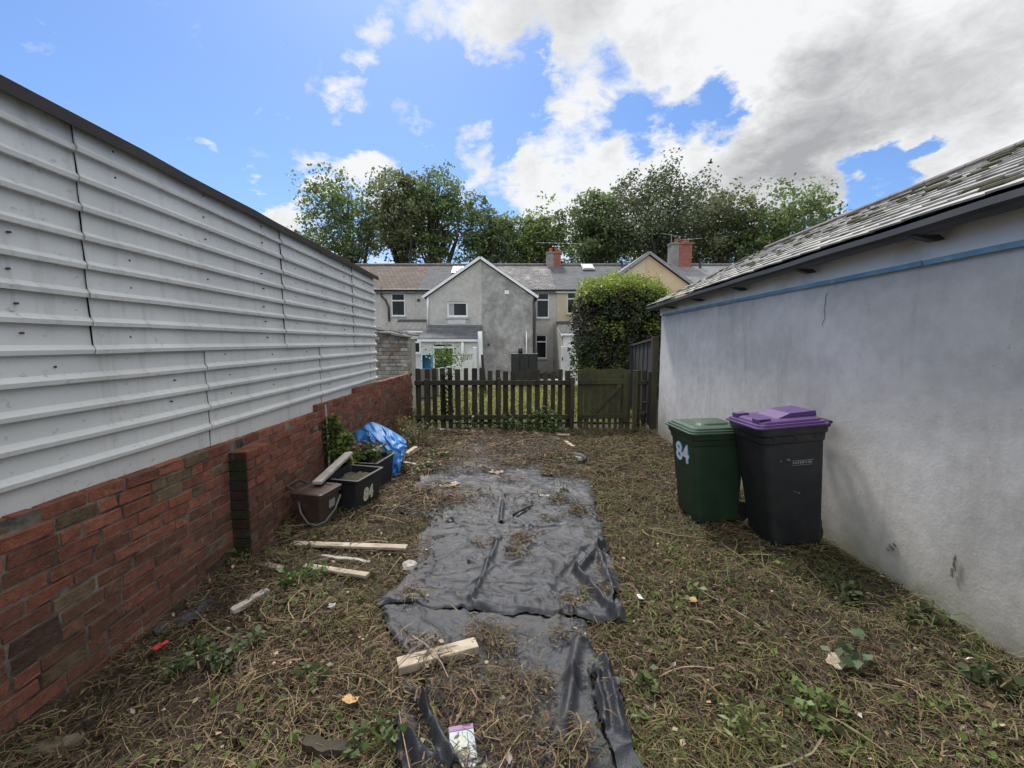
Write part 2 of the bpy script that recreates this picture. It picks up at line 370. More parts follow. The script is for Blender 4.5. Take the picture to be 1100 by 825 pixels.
class MB:
    def __init__(s):
        s.v, s.f, s.mi, s.c = [], [], [], []
        s.col = (1, 1, 1)
    def add(s, vs, fs, mi=0):
        o = len(s.v)
        s.v += [tuple(p) for p in vs]
        s.c += [s.col] * len(vs)
        for f in fs:
            s.f.append(tuple(i + o for i in f)); s.mi.append(mi)
        return o
    def quad(s, a, b, c, d, mi=0): s.add([a, b, c, d], [(0, 1, 2, 3)], mi)
    def box(s, x0, x1, y0, y1, z0, z1, mi=0):
        s.add([(x0, y0, z0), (x1, y0, z0), (x1, y1, z0), (x0, y1, z0), (x0, y0, z1), (x1, y0, z1), (x1, y1, z1), (x0, y1, z1)],
              [(0, 3, 2, 1), (4, 5, 6, 7), (0, 1, 5, 4), (1, 2, 6, 5), (2, 3, 7, 6), (3, 0, 4, 7)], mi)
    def obox(s, c, ux, uy, uz, hx, hy, hz, mi=0, ch=0.0):
        """oriented box, optionally chamfered"""
        c = Vector(c); ux, uy, uz = Vector(ux).normalized(), Vector(uy).normalized(), Vector(uz).normalized()
        if ch <= 0:
            vs = [c + ux * hx * a + uy * hy * b + uz * hz * d for d in (-1, 1) for b in (-1, 1) for a in (-1, 1)]
            s.add(vs, [(0, 2, 3, 1), (4, 5, 7, 6), (0, 1, 5, 4), (1, 3, 7, 5), (3, 2, 6, 7), (2, 0, 4, 6)], mi)
        else:
            rings = []
            for (d, k) in ((-hz, ch), (-hz + ch, 0), (hz - ch, 0), (hz, ch)):
                a, b = hx - k, hy - k
                e = ch
                rings.append([c + ux * x + uy * y + uz * d for x, y in ((-a + e, -b), (a - e, -b), (a, -b + e), (a, b - e), (a - e, b), (-a + e, b), (-a, b - e), (-a, -b + e))])
            s.loft(rings, mi)
    def loft(s, rings, mi=0, cap=True):
        n = len(rings[0]); o = len(s.v)
        for r in rings:
            s.v += [tuple(p) for p in r]; s.c += [s.col] * n
        for k in range(len(rings) - 1):
            for i in range(n):
                j = (i + 1) % n
                s.f.append((o + k * n + i, o + k * n + j, o + (k + 1) * n + j, o + (k + 1) * n + i)); s.mi.append(mi)
        if cap:
            s.f.append(tuple(o + i for i in reversed(range(n)))); s.mi.append(mi)
            e = o + (len(rings) - 1) * n
            s.f.append(tuple(e + i for i in range(n))); s.mi.append(mi)
    def tube(s, pts, rad, n=8, mi=0, cap=True):
        pts = [Vector(p) for p in pts]
        if not isinstance(rad, (list, tuple)): rad = [rad] * len(pts)
        rings = []
        up = Vector((0, 0, 1))
        for i, p in enumerate(pts):
            d = (pts[min(i + 1, len(pts) - 1)] - pts[max(i - 1, 0)])
            if d.length < 1e-9: d = Vector((0, 0, 1))
            d.normalize()
            a = d.cross(up)
            if a.length < 0.1: a = d.cross(Vector((1, 0, 0)))
            a.normalize(); b = d.cross(a)
            rings.append([p + (a * math.cos(t) + b * math.sin(t)) * rad[i] for t in [2 * math.pi * k / n for k in range(n)]])
        s.loft(rings, mi, cap)
    def cyl(s, p0, p1, r, n=16, mi=0): s.tube([p0, p1], r, n, mi)
    def prism(s, poly, vec, mi=0):
        n = len(poly); vec = Vector(vec)
        a = [Vector(p) for p in poly]
        s.add(a + [p + vec for p in a], [tuple(reversed(range(n))), tuple(range(n, 2 * n))] + [(i, (i + 1) % n, n + (i + 1) % n, n + i) for i in range(n)], mi)
    def build(s, name, mats, parent=None, world=True, smooth=False, label=None):
        me = bpy.data.meshes.new(name)
        vs = s.v
        if parent is not None and world:
            ml = local_mat(parent)
            vs = [tuple(ml @ Vector(p)) for p in s.v]
        me.from_pydata(vs, [], s.f)
        if not isinstance(mats, (list, tuple)): mats = [mats]
        for m in mats: me.materials.append(m)
        if len(mats) > 1: me.polygons.foreach_set('material_index', s.mi)
        if any(c != (1, 1, 1) for c in s.c):
            at_ = me.color_attributes.new('Col', 'FLOAT_COLOR', 'POINT')
            arr = np.ones((len(s.c), 4)); arr[:, :3] = np.array(s.c)
            at_.data.foreach_set('color', arr.ravel())
        if smooth: me.polygons.foreach_set('use_smooth', [True] * len(me.polygons))
        me.update()
        o = bpy.data.objects.new(name, me); COL.objects.link(o)
        if parent is not None: o.parent = parent
        if label: o['label'] = label
        return o

def mesh_np(name, V, F, mat, cols=None, parent=None, smooth=False):
    """V (n,3), F (m,k) index array"""
    me = bpy.data.meshes.new(name)
    V = np.asarray(V, np.float32)
    if parent is not None:
        ml = np.array(local_mat(parent)); V = V @ ml[:3, :3].T.astype(np.float32) + ml[:3, 3].astype(np.float32)
    F = np.asarray(F, np.int32); k = F.shape[1]
    me.vertices.add(len(V)); me.vertices.foreach_set('co', V.astype(np.float32).ravel())
    me.loops.add(F.size); me.loops.foreach_set('vertex_index', F.ravel())
    me.polygons.add(len(F)); me.polygons.foreach_set('loop_start', np.arange(0, F.size, k, dtype=np.int32))
    if cols is not None:
        a = me.color_attributes.new('Col', 'FLOAT_COLOR', 'POINT')
        arr = np.ones((len(V), 4), np.float32); arr[:, :3] = cols
        a.data.foreach_set('color', arr.ravel())
    me.materials.append(mat)
    if smooth: me.polygons.foreach_set('use_smooth', np.ones(len(F), bool))
    me.update(calc_edges=True); me.validate()
    o = bpy.data.objects.new(name, me); COL.objects.link(o)
    if parent is not None: o.parent = parent
    return o

def grid_faces(ny, nx):
    i = np.arange(ny - 1)[:, None] * nx + np.arange(nx - 1)[None, :]
    i = i.ravel()
    return np.stack([i, i + 1, i + nx + 1, i + nx], 1)

def leaves_np(P, size, cols, up=0.3, aspect=0.55, rng=RNG, nrm=None):
    """leaf-shaped quads folded along the mid rib, at points P"""
    n = len(P)
    d = rng.normal(size=(n, 3)); d[:, 2] = d[:, 2] * 0.7 + 0.0
    d /= np.linalg.norm(d, axis=1)[:, None]
    nn = rng.normal(size=(n, 3)) * (1 - up) + np.array([0, 0, 1.0]) * up * 2
    if nrm is not None: nn = nn * 0.6 + nrm
    s = np.cross(d, nn); s /= (np.linalg.norm(s, axis=1)[:, None] + 1e-9)
    L = (np.asarray(size) * rng.uniform(0.6, 1.3, n))[:, None]
    w = L * aspect * 0.5
    up_ = np.cross(s, d)
    a = P - d * L * 0.5
    b = P + s * w + up_ * L * 0.08
    c = P + d * L * 0.5
    e = P - s * w + up_ * L * 0.08
    V = np.stack([a, b, c, e], 1).reshape(-1, 3)
    F = np.arange(4 * n).reshape(n, 4)
    return V, F, np.repeat(cols, 4, 0)

def jitter_cols(base, n, var=0.25, rng=RNG):
    b = np.asarray(base, float)
    k = rng.uniform(1 - var, 1 + var, (n, 1))
    h = rng.uniform(1 - var * 0.35, 1 + var * 0.35, (n, 3))
    return np.clip(b * k * h, 0.002, 1)

def text_mesh(body, size, bold=0.0):
    c = bpy.data.curves.new('txt', 'FONT'); c.body = body; c.size = size; c.offset = bold; c.align_x = 'CENTER'; c.align_y = 'CENTER'
    c.extrude = 0.0012; c.resolution_u = 3
    o = bpy.data.objects.new('txt', c); COL.objects.link(o)
    dg = bpy.context.evaluated_depsgraph_get()
    me = bpy.data.meshes.new_from_object(o.evaluated_get(dg))
    bpy.data.objects.remove(o)
    bpy.data.curves.remove(c)
    return me

# ------------------------------------------------------------------ sky and sun
SUN_EL, SUN_AZ = R(54), R(-15)     # azimuth from +Y towards +X
def build_world():
    w = bpy.data.worlds.new("World"); SC.world = w
    w.use_nodes = True
    nt = w.node_tree
    bg = nt.nodes['Background']
    sky = N(nt, 'ShaderNodeTexSky'); sky.sky_type = 'NISHITA'
    sky.sun_disc = False; sky.sun_elevation = SUN_EL; sky.sun_rotation = SUN_AZ
    sky.air_density = 1.0; sky.dust_density = 0.6; sky.ozone_density = 2.5
    d = N(nt, 'ShaderNodeTexCoord').outputs['Generated']
    # layered clouds: noise on the direction, flattened towards the horizon like a real cloud deck
    sx = N(nt, 'ShaderNodeSeparateXYZ'); nt.links.new(d, sx.inputs[0])
    zz = N(nt, 'ShaderNodeMath', operation='MAXIMUM'); nt.links.new(sx.outputs['Z'], zz.inputs[0]); zz.inputs[1].default_value = 0.0
    za = N(nt, 'ShaderNodeMath', operation='ADD'); nt.links.new(zz.outputs[0], za.inputs[0]); za.inputs[1].default_value = 0.32
    px = N(nt, 'ShaderNodeMath', operation='DIVIDE'); nt.links.new(sx.outputs['X'], px.inputs[0]); nt.links.new(za.outputs[0], px.inputs[1])
    py = N(nt, 'ShaderNodeMath', operation='DIVIDE'); nt.links.new(sx.outputs['Y'], py.inputs[0]); nt.links.new(za.outputs[0], py.inputs[1])
    cb = N(nt, 'ShaderNodeCombineXYZ'); nt.links.new(px.outputs[0], cb.inputs['X']); nt.links.new(py.outputs[0], cb.inputs['Y'])
    pl = cb.outputs[0]
    n1 = noise_node(nt, pl, 3.3, 12, 0.62, 0.5)
    n2 = noise_node(nt, pl, 10.0, 10, 0.68, 0.9)
    n3 = noise_node(nt, pl, 1.5, 6, 0.55, 0.3)
    # warp so that the edges of the banks are ragged
    wn = N(nt, 'ShaderNodeTexNoise'); wn.inputs['Scale'].default_value = 4.5; wn.inputs['Detail'].default_value = 7; wn.inputs['Roughness'].default_value = 0.65
    nt.links.new(pl, wn.inputs['Vector'])
    wsub = N(nt, 'ShaderNodeVectorMath', operation='SUBTRACT'); nt.links.new(wn.outputs['Color'], wsub.inputs[0]); wsub.inputs[1].default_value = (0.5, 0.5, 0.5)
    wsc = N(nt, 'ShaderNodeVectorMath', operation='SCALE'); nt.links.new(wsub.outputs[0], wsc.inputs[0]); wsc.inputs['Scale'].default_value = 0.22
    wad = N(nt, 'ShaderNodeVectorMath', operation='ADD'); nt.links.new(d, wad.inputs[0]); nt.links.new(wsc.outputs[0], wad.inputs[1])
    dw = wad.outputs[0]
    def field(blobs, start):
        prev = None
        for (bx, by, br, wt) in blobs:
            v = Vector(ray(bx, by)).normalized()
            ds = N(nt, 'ShaderNodeVectorMath', operation='DISTANCE')
            nt.links.new(dw, ds.inputs[0]); ds.inputs[1].default_value = v
            off = math.hypot(bx - 550, by - 412) / FPX
            mr = N(nt, 'ShaderNodeMapRange'); mr.interpolation_type = 'SMOOTHSTEP'
            mr.inputs['From Min'].default_value = 0; mr.inputs['From Max'].default_value = br / FPX * (1 / (1 + off * off)) ** 0.6
            mr.inputs['To Min'].default_value = wt; mr.inputs['To Max'].default_value = 0
            nt.links.new(ds.outputs['Value'], mr.inputs['Value'])
            if prev is None:
                a = N(nt, 'ShaderNodeMath', operation='ADD'); a.inputs[1].default_value = start
                nt.links.new(mr.outputs['Result'], a.inputs[0])
            else:
                a = N(nt, 'ShaderNodeMath', operation='ADD')
                nt.links.new(prev, a.inputs[0]); nt.links.new(mr.outputs['Result'], a.inputs[1])
            prev = a.outputs[0]
        return prev
    cover = field(CLOUDS, -0.13)
    rear = N(nt, 'ShaderNodeMapRange'); rear.interpolation_type = 'SMOOTHSTEP'  # cloud cover added overhead and behind the camera, out of view, for fill light
    rdot = N(nt, 'ShaderNodeVectorMath', operation='DOT_PRODUCT'); nt.links.new(dw, rdot.inputs[0]); rdot.inputs[1].default_value = (0.0, -0.36, 0.93)
    nt.links.new(rdot.outputs['Value'], rear.inputs['Value'])
    rear.inputs['From Min'].default_value = 0.25; rear.inputs['From Max'].default_value = 0.6; rear.inputs['To Min'].default_value = 0; rear.inputs['To Max'].default_value = 0.75
    radd = N(nt, 'ShaderNodeMath', operation='ADD'); nt.links.new(cover, radd.inputs[0]); nt.links.new(rear.outputs[0], radd.inputs[1])
    cover = radd.outputs[0]
    grey = field(GREYS, 0.0)
    def lin(parts, c0=0.0):
        prev = None
        for (s, k) in parts:
            m = N(nt, 'ShaderNodeMath', operation='MULTIPLY_ADD'); nt.links.new(s, m.inputs[0]); m.inputs[1].default_value = k
            if prev is None: m.inputs[2].default_value = c0
            else: nt.links.new(prev, m.inputs[2])
            prev = m.outputs[0]
        return prev
    dens = lin([(cover, 0.56), (n1, 1.25), (n2, 0.62)], -0.62)
    fr = ramp(nt, dens, 0.34, 0.62, (0, 0, 0), (1, 1, 1))
    thick = lin([(grey, 0.62), (n3, 0.35), (n1, 0.75), (n2, 0.55)], -0.45)
    cloudcol = ramp(nt, thick, 0.36, 1.2, (5.5, 5.6, 5.7), (2.5, 2.55, 2.65))
    # unseen clouds opposite the sun are boosted to add fill on shaded faces
    sdv = N(nt, 'ShaderNodeVectorMath', operation='DOT_PRODUCT'); nt.links.new(d, sdv.inputs[0])
    sdv.inputs[1].default_value = (0.0, -0.85, 0.53)
    opp = N(nt, 'ShaderNodeMapRange'); opp.interpolation_type = 'SMOOTHSTEP'
    opp.inputs['From Min'].default_value = -0.1; opp.inputs['From Max'].default_value = 0.75; opp.inputs['To Min'].default_value = 1.0; opp.inputs['To Max'].default_value = 1.7
    nt.links.new(sdv.outputs['Value'], opp.inputs['Value'])
    vs_ = N(nt, 'ShaderNodeVectorMath', operation='SCALE'); nt.links.new(cloudcol, vs_.inputs[0]); nt.links.new(opp.outputs[0], vs_.inputs['Scale'])
    cloudcol = vs_.outputs[0]
    skyc = mixc(nt, 1.0, sky.outputs['Color'], SKYTINT, 'MULTIPLY')
    col = mixc(nt, fr, skyc, cloudcol)
    nt.links.new(col, bg.inputs['Color'])
    bg.inputs['Strength'].default_value = 0.1

SKYTINT = (0.60, 0.74, 0.94)
CLOUDS = [  # px, py, radius, weight
    (500, 5, 75, .7), (445, 35, 30, .35), (590, 10, 110, .8), (690, 20, 130, .8), (800, 30, 150, .9), (930, 20, 180, .9), (1060, 40, 170, .9),
    (960, 120, 150, .9), (1080, 110, 90, .6), (850, 150, 120, .9), (880, 60, 100, .5), (640, 100, 70, .5), (600, 135, 60, .55), (560, 150, 40, .3),
    (570, 205, 60, .6), (640, 190, 85, .8), (720, 190, 100, .8), (800, 190, 100, .8), (590, 250, 80, .7), (700, 250, 100, .6),
    (375, 185, 46, .72), (335, 188, 28, .5), (410, 200, 44, .62), (300, 232, 38, .8), (340, 258, 50, .6), (440, 255, 70, .55), (550, -2600, 620, .6),  # last entry: unseen overhead cloud, added to light the yard from above
    (383, 65, 30, .62), (367, 105, 30, .62), (400, 30, 30, .5), (350, 120, 22, .3), (590, 70, 25, .5), (505, 150, 30, .55), (515, 190, 34, .6), (455, 140, 16, .25),
    (1000, 235, 55, .7), (1070, 175, 75, .9), (960, 260, 60, .7), (905, 220, 22, .5), (960, 190, 28, .3), (1040, 215, 60, .8), (870, 205, 40, .4),
    (215, 165, 26, .5), (272, 182, 22, .5), (265, 60, 60, -.5), (300, 95, 40, -.4), (1300, -100, 500, .7), (800, -300, 400, .8),
    (770, 120, 62, -1.0), (730, 130, 28, -.45), (690, 160, 24, -.5), (930, 195, 50, -.9), (985, 180, 45, -.85), (1035, 158, 38, -.75), (1085, 138, 26, -.5), (880, 225, 28, -.5), (560, 90, 45, -.55), (480, 95, 60, -.6), (540, 175, 20, -.3),
    (650, 75, 40, -.5), (560, 85, 60, -.55), (500, 110, 60, -.4), (680, 140, 40, -.5), (460, 200, 30, -.2), (560, 160, 22, .3), (345, 185, 34, .45), (395, 180, 34, .5), (310, 235, 36, .55),
]
GREYS = [(900, 115, 120, .7), (850, 160, 100, .6), (1010, 95, 140, .5), (620, 15, 80, .45), (560, 10, 60, .25), (690, 60, 60, .25), (800, 180, 80, .4), (1090, 60, 90, .3),
         (660, 190, 40, .15), (790, 60, 80, -.35), (700, 110, 60, -.15), (960, 165, 50, -.3), (870, 35, 60, -.15)]
build_world()

sun = bpy.data.lights.new('sun', 'SUN'); sun.energy = 2.8; sun.angle = R(10); sun.color = (1.0, 0.95, 0.88)
suno = bpy.data.objects.new('sun', sun); COL.objects.link(suno)
sd = Vector((math.sin(SUN_AZ) * math.cos(SUN_EL), math.cos(SUN_AZ) * math.cos(SUN_EL), math.sin(SUN_EL)))
suno.rotation_euler = sd.to_track_quat('Z', 'Y').to_euler(); suno.location = (3, 3, 30)

# ------------------------------------------------------------------ layout of the two side walls
def XL(y): return -2.1 - 0.03 * y         # plane of the metal cladding
def XB(y): return XL(y) + 0.06            # face of the brick wall
def XR(y): return 2.66 + 0.012 * y        # face of the rendered wall
FENCE_Y = 8.95

# ------------------------------------------------------------------ weed membrane outlines (rows of left and right edge)
MEMB = {
 'far': [(505, 468, 598, 468), (480, 495, 622, 500), (440, 522, 636, 530), (414, 552, 648, 572)],
 'upper': [(530, 524, 626, 527), (498, 540, 634, 546), (460, 564, 646, 570)],
 'main': [(463, 559, 645, 565), (449, 585, 652, 584), (432, 622, 660, 626), (409, 653, 664, 671)],
 'near': [(411, 645, 634, 668), (422, 690, 632, 695), (445, 722, 640, 735), (478, 770, 646, 775), (497, 830, 650, 832), (500, 930, 655, 930)],
 'scrap': [(634, 716, 650, 712), (640, 760, 668, 756), (648, 800, 676, 812), (655, 830, 680, 835)],
 'curl': [(430, 742, 440, 738), (424, 775, 466, 772), (416, 803, 484, 806), (428, 850, 500, 850)],
}
ROWS = {k: [(G(a, b), G(c, d)) for (a, b, c, d) in v] for k, v in MEMB.items()}
def poly_of(k):
    r = ROWS[k]
    return np.array([(p[0].x, p[0].y) for p in r] + [(p[1].x, p[1].y) for p in reversed(r)])
def inside(poly, x, y):
    n = len(poly); c = np.zeros(x.shape, bool); j = n - 1
    for i in range(n):
        xi, yi = poly[i]; xj, yj = poly[j]
        cond = ((yi > y) != (yj > y)) & (x < (xj - xi) * (y - yi) / (yj - yi + 1e-12) + xi)
        c ^= cond; j = i
    return c
POLYS = {k: poly_of(k) for k in MEMB}
def on_membrane(x, y, keys=('far', 'upper', 'main', 'near', 'scrap', 'curl')):
    c = np.zeros(x.shape, bool)
    for k in keys: c |= inside(POLYS[k], x, y)
    return c
zgv = np.vectorize(zg)
def lump(x, y):
    return 0.10 * (fbm(x * 1.3, y * 1.3, 3) - 0.5) + 0.06 * (fbm(x * 4, y * 4, 5) - 0.5) + 0.02 * (fbm(x * 14, y * 14, 8, 3) - 0.5)
def banks(x, y):
    """litter heaped along the foot of both walls"""
    l = np.clip(1 - (x - (-2.04 - 0.03 * y)) / 0.55, 0, 1); r = np.clip(1 - ((2.66 + 0.012 * y) - x) / 0.35, 0, 1)
    return 0.06 * l * l + 0.05 * r * r
def ground_h(x, y):
    m = np.zeros(np.shape(x))
    for dx, dy in ((0, 0), (.08, 0), (-.08, 0), (0, .1), (0, -.1)):
        m = m + on_membrane(x + dx, y + dy, ('far', 'upper', 'main', 'near'))
    m = m / 5
    return zgv(y) + (lump(x, y) + banks(x, y)) * (1 - m) + (-0.03 + 0.2 * lump(x, y)) * m

# ------------------------------------------------------------------ ground
def build_ground():
    ys = np.concatenate([np.arange(-40, -1.5, 4), np.arange(-1.5, 9.6, 0.045), np.arange(9.6, 22, 0.5), np.array([24, 30, 40, 60, 90, 150, 260, 420.])])
    xs = np.concatenate([np.array([-420, -200, -90, -40, -20, -10, -5, -3.2]), np.arange(-2.6, 2.95, 0.045), np.array([3.2, 5, 10, 20, 40, 90, 200, 420.])])
    X, Y = np.meshgrid(xs, ys)
    x, y = X.ravel(), Y.ravel()
    inn = (x > -2.65) & (x < 2.96) & (y > -1.55) & (y < 9.65)
    z = zgv(np.clip(y, 2, 20)) - 0.02
    z[inn] = ground_h(x[inn], y[inn])
    o = mesh_np('ground', np.stack([x, y, z], 1), grid_faces(len(ys), len(xs)), M['soil'], smooth=True)
    tag(o, kind='structure')
    # grass of the garden beyond the fence
    ys = np.arange(9.75, 19.5, 0.25); xs = np.arange(-2.3, 3.0, 0.25)
    X, Y = np.meshgrid(xs, ys); x, y = X.ravel(), Y.ravel()
    z = zgv(y) + 0.03 + 0.08 * (fbm(x * 2, y * 2, 41) - 0.5)
    tag(mesh_np('lawn', np.stack([x, y, z], 1), grid_faces(len(ys), len(xs)), M['grass'], smooth=True), kind='structure')
    mb = MB(); mb.box(-6, 12, 19.4, 22.9, -0.6, -0.26)
    tag(mb.build('patio', M['concrete']), kind='structure')
build_ground()

# ------------------------------------------------------------------ membranes
def seg_dist(x, y, a, b):
    ax, ay = a; bx, by = b
    dx, dy = bx - ax, by - ay
    t = np.clip(((x - ax) * dx + (y - ay) * dy) / (dx * dx + dy * dy + 1e-9), 0, 1)
    sd = ((x - ax) * dy - (y - ay) * dx) / math.hypot(dx, dy)
    return np.hypot(x - ax - t * dx, y - ay - t * dy), sd, t

def membrane(key, label, base, nx, ny, folds=(), wr=0.022, seed=0, skirt=True):
    rows = ROWS[key]
    T = np.linspace(0, len(rows) - 1, ny)
    L = np.array([[p[0].x, p[0].y] for p in rows]); Rr = np.array([[p[1].x, p[1].y] for p in rows])
    idx = np.arange(len(rows))
    lx, ly = np.interp(T, idx, L[:, 0]), np.interp(T, idx, L[:, 1])
    rx, ry = np.interp(T, idx, Rr[:, 0]), np.interp(T, idx, Rr[:, 1])
    s = np.linspace(0, 1, nx)
    X = lx[:, None] + (rx - lx)[:, None] * s; Y = ly[:, None] + (ry - ly)[:, None] * s
    e = np.abs(s - 0.5) * 2
    j1 = (fbm(Y * 7 + 3, X * 0 + 2, seed, 4) - 0.5) * 0.16; j2 = (fbm(X * 6 + 8, Y * 0 + 5, seed + 3, 4) - 0.5) * 0.12
    X = X + j1 * (e ** 4)[None, :]
    te = np.abs(np.linspace(0, 1, ny) - 0.5) * 2
    Y = Y + j2 * (te ** 6)[:, None]
    # crumple: ridged noise in two directions
    a = fbm(X * 2.3, Y * 6.0, seed + 20, 4); b = fbm((X + Y) * 5, (X - Y) * 2.4, seed + 30, 4); c = fbm(X * 13, Y * 16, seed + 40, 3)
    wx = 0.25 * (fbm(X * 3, Y * 3, seed + 21, 3) - .5); wy = 0.25 * (fbm(X * 3, Y * 3, seed + 22, 3) - .5)
    a = fbm((X + wx) * 2.0, (Y + wy) * 5.0, seed + 20, 2); b = fbm((X + Y + wx) * 3.6, (X - Y + wy) * 2.0, seed + 30, 2); f3 = fbm((X - Y * .6 + wx) * 7, (Y + X * .5 + wy) * 9, seed + 35, 2)
    rid = (1 - np.abs(2 * a - 1)) ** 6 * 0.9 + (1 - np.abs(2 * b - 1)) ** 7 * 1.0 + (1 - np.abs(2 * f3 - 1)) ** 5 * 0.45
    amp = 0.45 + 0.9 * fbm(X * 1.2, Y * 1.2, seed + 50, 2)
    z = base + wr * rid * amp + 0.007 * (c - 0.5) + 0.020 * (fbm(X * 1.5, Y * 1.5, seed + 60, 2) - 0.5)
    for (p0, p1, w, h) in folds:
        A, B = G(*p0), G(*p1)
        dd, sd, t = seg_dist(X, Y, (A.x, A.y), (B.x, B.y))
        dd = np.abs(dd + 0.3 * w * (fbm(X * 9, Y * 9, seed + 77, 2) - 0.5))
        z = z + h * np.exp(-(dd / w) ** 2) * (0.8 + 0.4 * fbm(X * 8, Y * 8, seed + 70, 2))
    Z = zgv(Y) + np.maximum(z, 0.004)
    if skirt:
        ed = np.maximum(np.clip((e - 0.965) / 0.035, 0, 1)[None, :], np.clip((te - 0.975) / 0.025, 0, 1)[:, None])
        Z = Z - ed * 0.014
    V = np.stack([X.ravel(), Y.ravel(), Z.ravel()], 1)
    o = mesh_np('weed_membrane', V, grid_faces(ny, nx), M['membrane'], smooth=True)
    return tag(o, label, 'plastic sheet')

membrane('far', 'far end of the black weed membrane, mostly buried under brown debris before the picket fence', 0.012, 90, 120, seed=1, wr=0.02)
membrane('upper', 'short smooth black plastic sheet overlapped at a dark crease, beyond the largest sheet', 0.016, 160, 80, seed=2,
         folds=[((541, 536), (537, 572), 0.018, 0.03), ((550, 554), (572, 543), 0.012, 0.018), ((615, 537), (640, 562), 0.03, 0.035), ((462, 562), (520, 568), 0.02, 0.02), ((520, 566), (640, 571), 0.02, 0.022)])
membrane('near', 'nearest black plastic sheet, strewn with straw below the short thick plank', 0.006, 190, 220, seed=3, wr=0.026,
         folds=[((622, 690), (612, 735), 0.03, 0.05), ((616, 730), (606, 792), 0.026, 0.055), ((604, 795), (620, 825), 0.04, 0.04), ((596, 790), (590, 830), 0.02, 0.03), ((520, 662), (630, 672), 0.03, 0.01)])
membrane('main', 'largest crumpled black plastic sheet in the middle of the yard, long crease down it', 0.022, 240, 180, seed=4, wr=0.030,
         folds=[((537, 582), (506, 652), 0.020, 0.030), ((462, 560), (530, 569), 0.02, 0.02), ((545, 570), (645, 572), 0.02, 0.02),
                ((650, 588), (618, 620), 0.025, 0.05), ((618, 618), (657, 668), 0.022, 0.07), ((642, 596), (666, 668), 0.028, 0.05), ((630, 590), (596, 625), 0.02, 0.022),
                ((560, 640), (620, 636), 0.012, 0.012), ((600, 655), (655, 668), 0.03, 0.03), ((512, 656), (600, 664), 0.02, 0.015)])
membrane('scrap', 'narrow torn strip of black plastic at the right edge of the nearest sheet', 0.03, 60, 120, seed=5, wr=0.05,
         folds=[((650, 722), (668, 800), 0.025, 0.05), ((640, 730), (650, 790), 0.02, 0.04)])
membrane('curl', 'rumpled black plastic scrap half buried in straw left of the carton', 0.02, 110, 130, seed=6, wr=0.03,
         folds=[((433, 742), (458, 778), 0.02, 0.06), ((455, 775), (490, 845), 0.026, 0.085), ((422, 785), (450, 828), 0.022, 0.06), ((418, 803), (470, 830), 0.02, 0.03)])

def strip_scrap():
    A, B = G(168, 692), G(229, 654)
    n, m = 40, 9
    d = (B - A); d.z = 0; ln = d.length; d.normalize(); p = Vector((-d.y, d.x, 0))
    V = []
    for i in range(n):
        t = i / (n - 1); w = 0.028 + 0.03 * math.sin(math.pi * t)
        for j in range(m):
            u = (j / (m - 1) - .5) * 2
            q = A + d * (ln * t) + p * (u * w + 0.02 * math.sin(9 * t))
            V.append((q.x, q.y, zg(q.y) + 0.055 + 0.028 * abs(math.sin(u * 3.2 + 3 * t)) + 0.01 * math.sin(17 * t) - 0.03 * abs(u) ** 3))
    o = mesh_np('plastic_strip', V, grid_faces(n, m), M['membrane'], smooth=True)
    tag(o, 'thin crumpled strip of black plastic beside the red tag near the brick wall', 'plastic strip')
    mb = MB(); c = G(169, 695, 0.07)
    mb.obox(c, d, p, (0.1, 0.2, 1), 0.022, 0.018, 0.003, ch=0.001)
    mb.obox(c + Vector((0.02, 0.03, 0.004)), p, d, (0, -0.3, 1), 0.012, 0.015, 0.003, ch=0.001)
    tag(mb.build('plastic_tag', M['red_plastic']), 'small bright red plastic tag lying in the dead grass', 'tag')
strip_scrap()

# ------------------------------------------------------------------ cut grass and litter on the ground
def strips(P, ang, L, W, bend, arc, tilt, cols, nseg=2):
    n = len(P); k = nseg + 1
    t = np.linspace(0, 1, k)
    dx, dy = np.cos(ang), np.sin(ang)
    cx = P[:, 0:1] + dx[:, None] * L[:, None] * (t - .5) - dy[:, None] * (bend * L)[:, None] * np.sin(np.pi * t)
    cy = P[:, 1:2] + dy[:, None] * L[:, None] * (t - .5) + dx[:, None] * (bend * L)[:, None] * np.sin(np.pi * t)
    cz = P[:, 2:3] + (arc * L)[:, None] * np.sin(np.pi * t) + (tilt * L)[:, None] * t
    ro = RNG.uniform(-1.0, 1.0, n)
    wx, wy, wz = -dy * np.cos(ro), dx * np.cos(ro), np.sin(ro)
    ww = W[:, None] * 0.5 * (1 - 0.45 * t)
    V = np.empty((n, k, 2, 3))
    for s, sg in ((0, -1), (1, 1)):
        V[:, :, s, 0] = cx + sg * wx[:, None] * ww; V[:, :, s, 1] = cy + sg * wy[:, None] * ww; V[:, :, s, 2] = cz + sg * wz[:, None] * ww
    b = (np.arange(n) * k * 2)[:, None] + (np.arange(nseg) * 2)[None, :]
    b = b.ravel()
    F = np.stack([b, b + 1, b + 3, b + 2], 1)
    return V.reshape(-1, 3), F, np.repeat(cols, k * 2, 0)

def sample_ground(n, y0=0.9, y1=8.9, k=1.25):
    u = RNG.uniform(0, 1, n); q = 1 - k
    y = (y0 ** q + u * (y1 ** q - y0 ** q)) ** (1 / q)
    x = RNG.uniform(0, 1, n) * ((2.63 + 0.012 * y) - (-2.02 - 0.03 * y)) + (-2.02 - 0.03 * y)
    return x, y

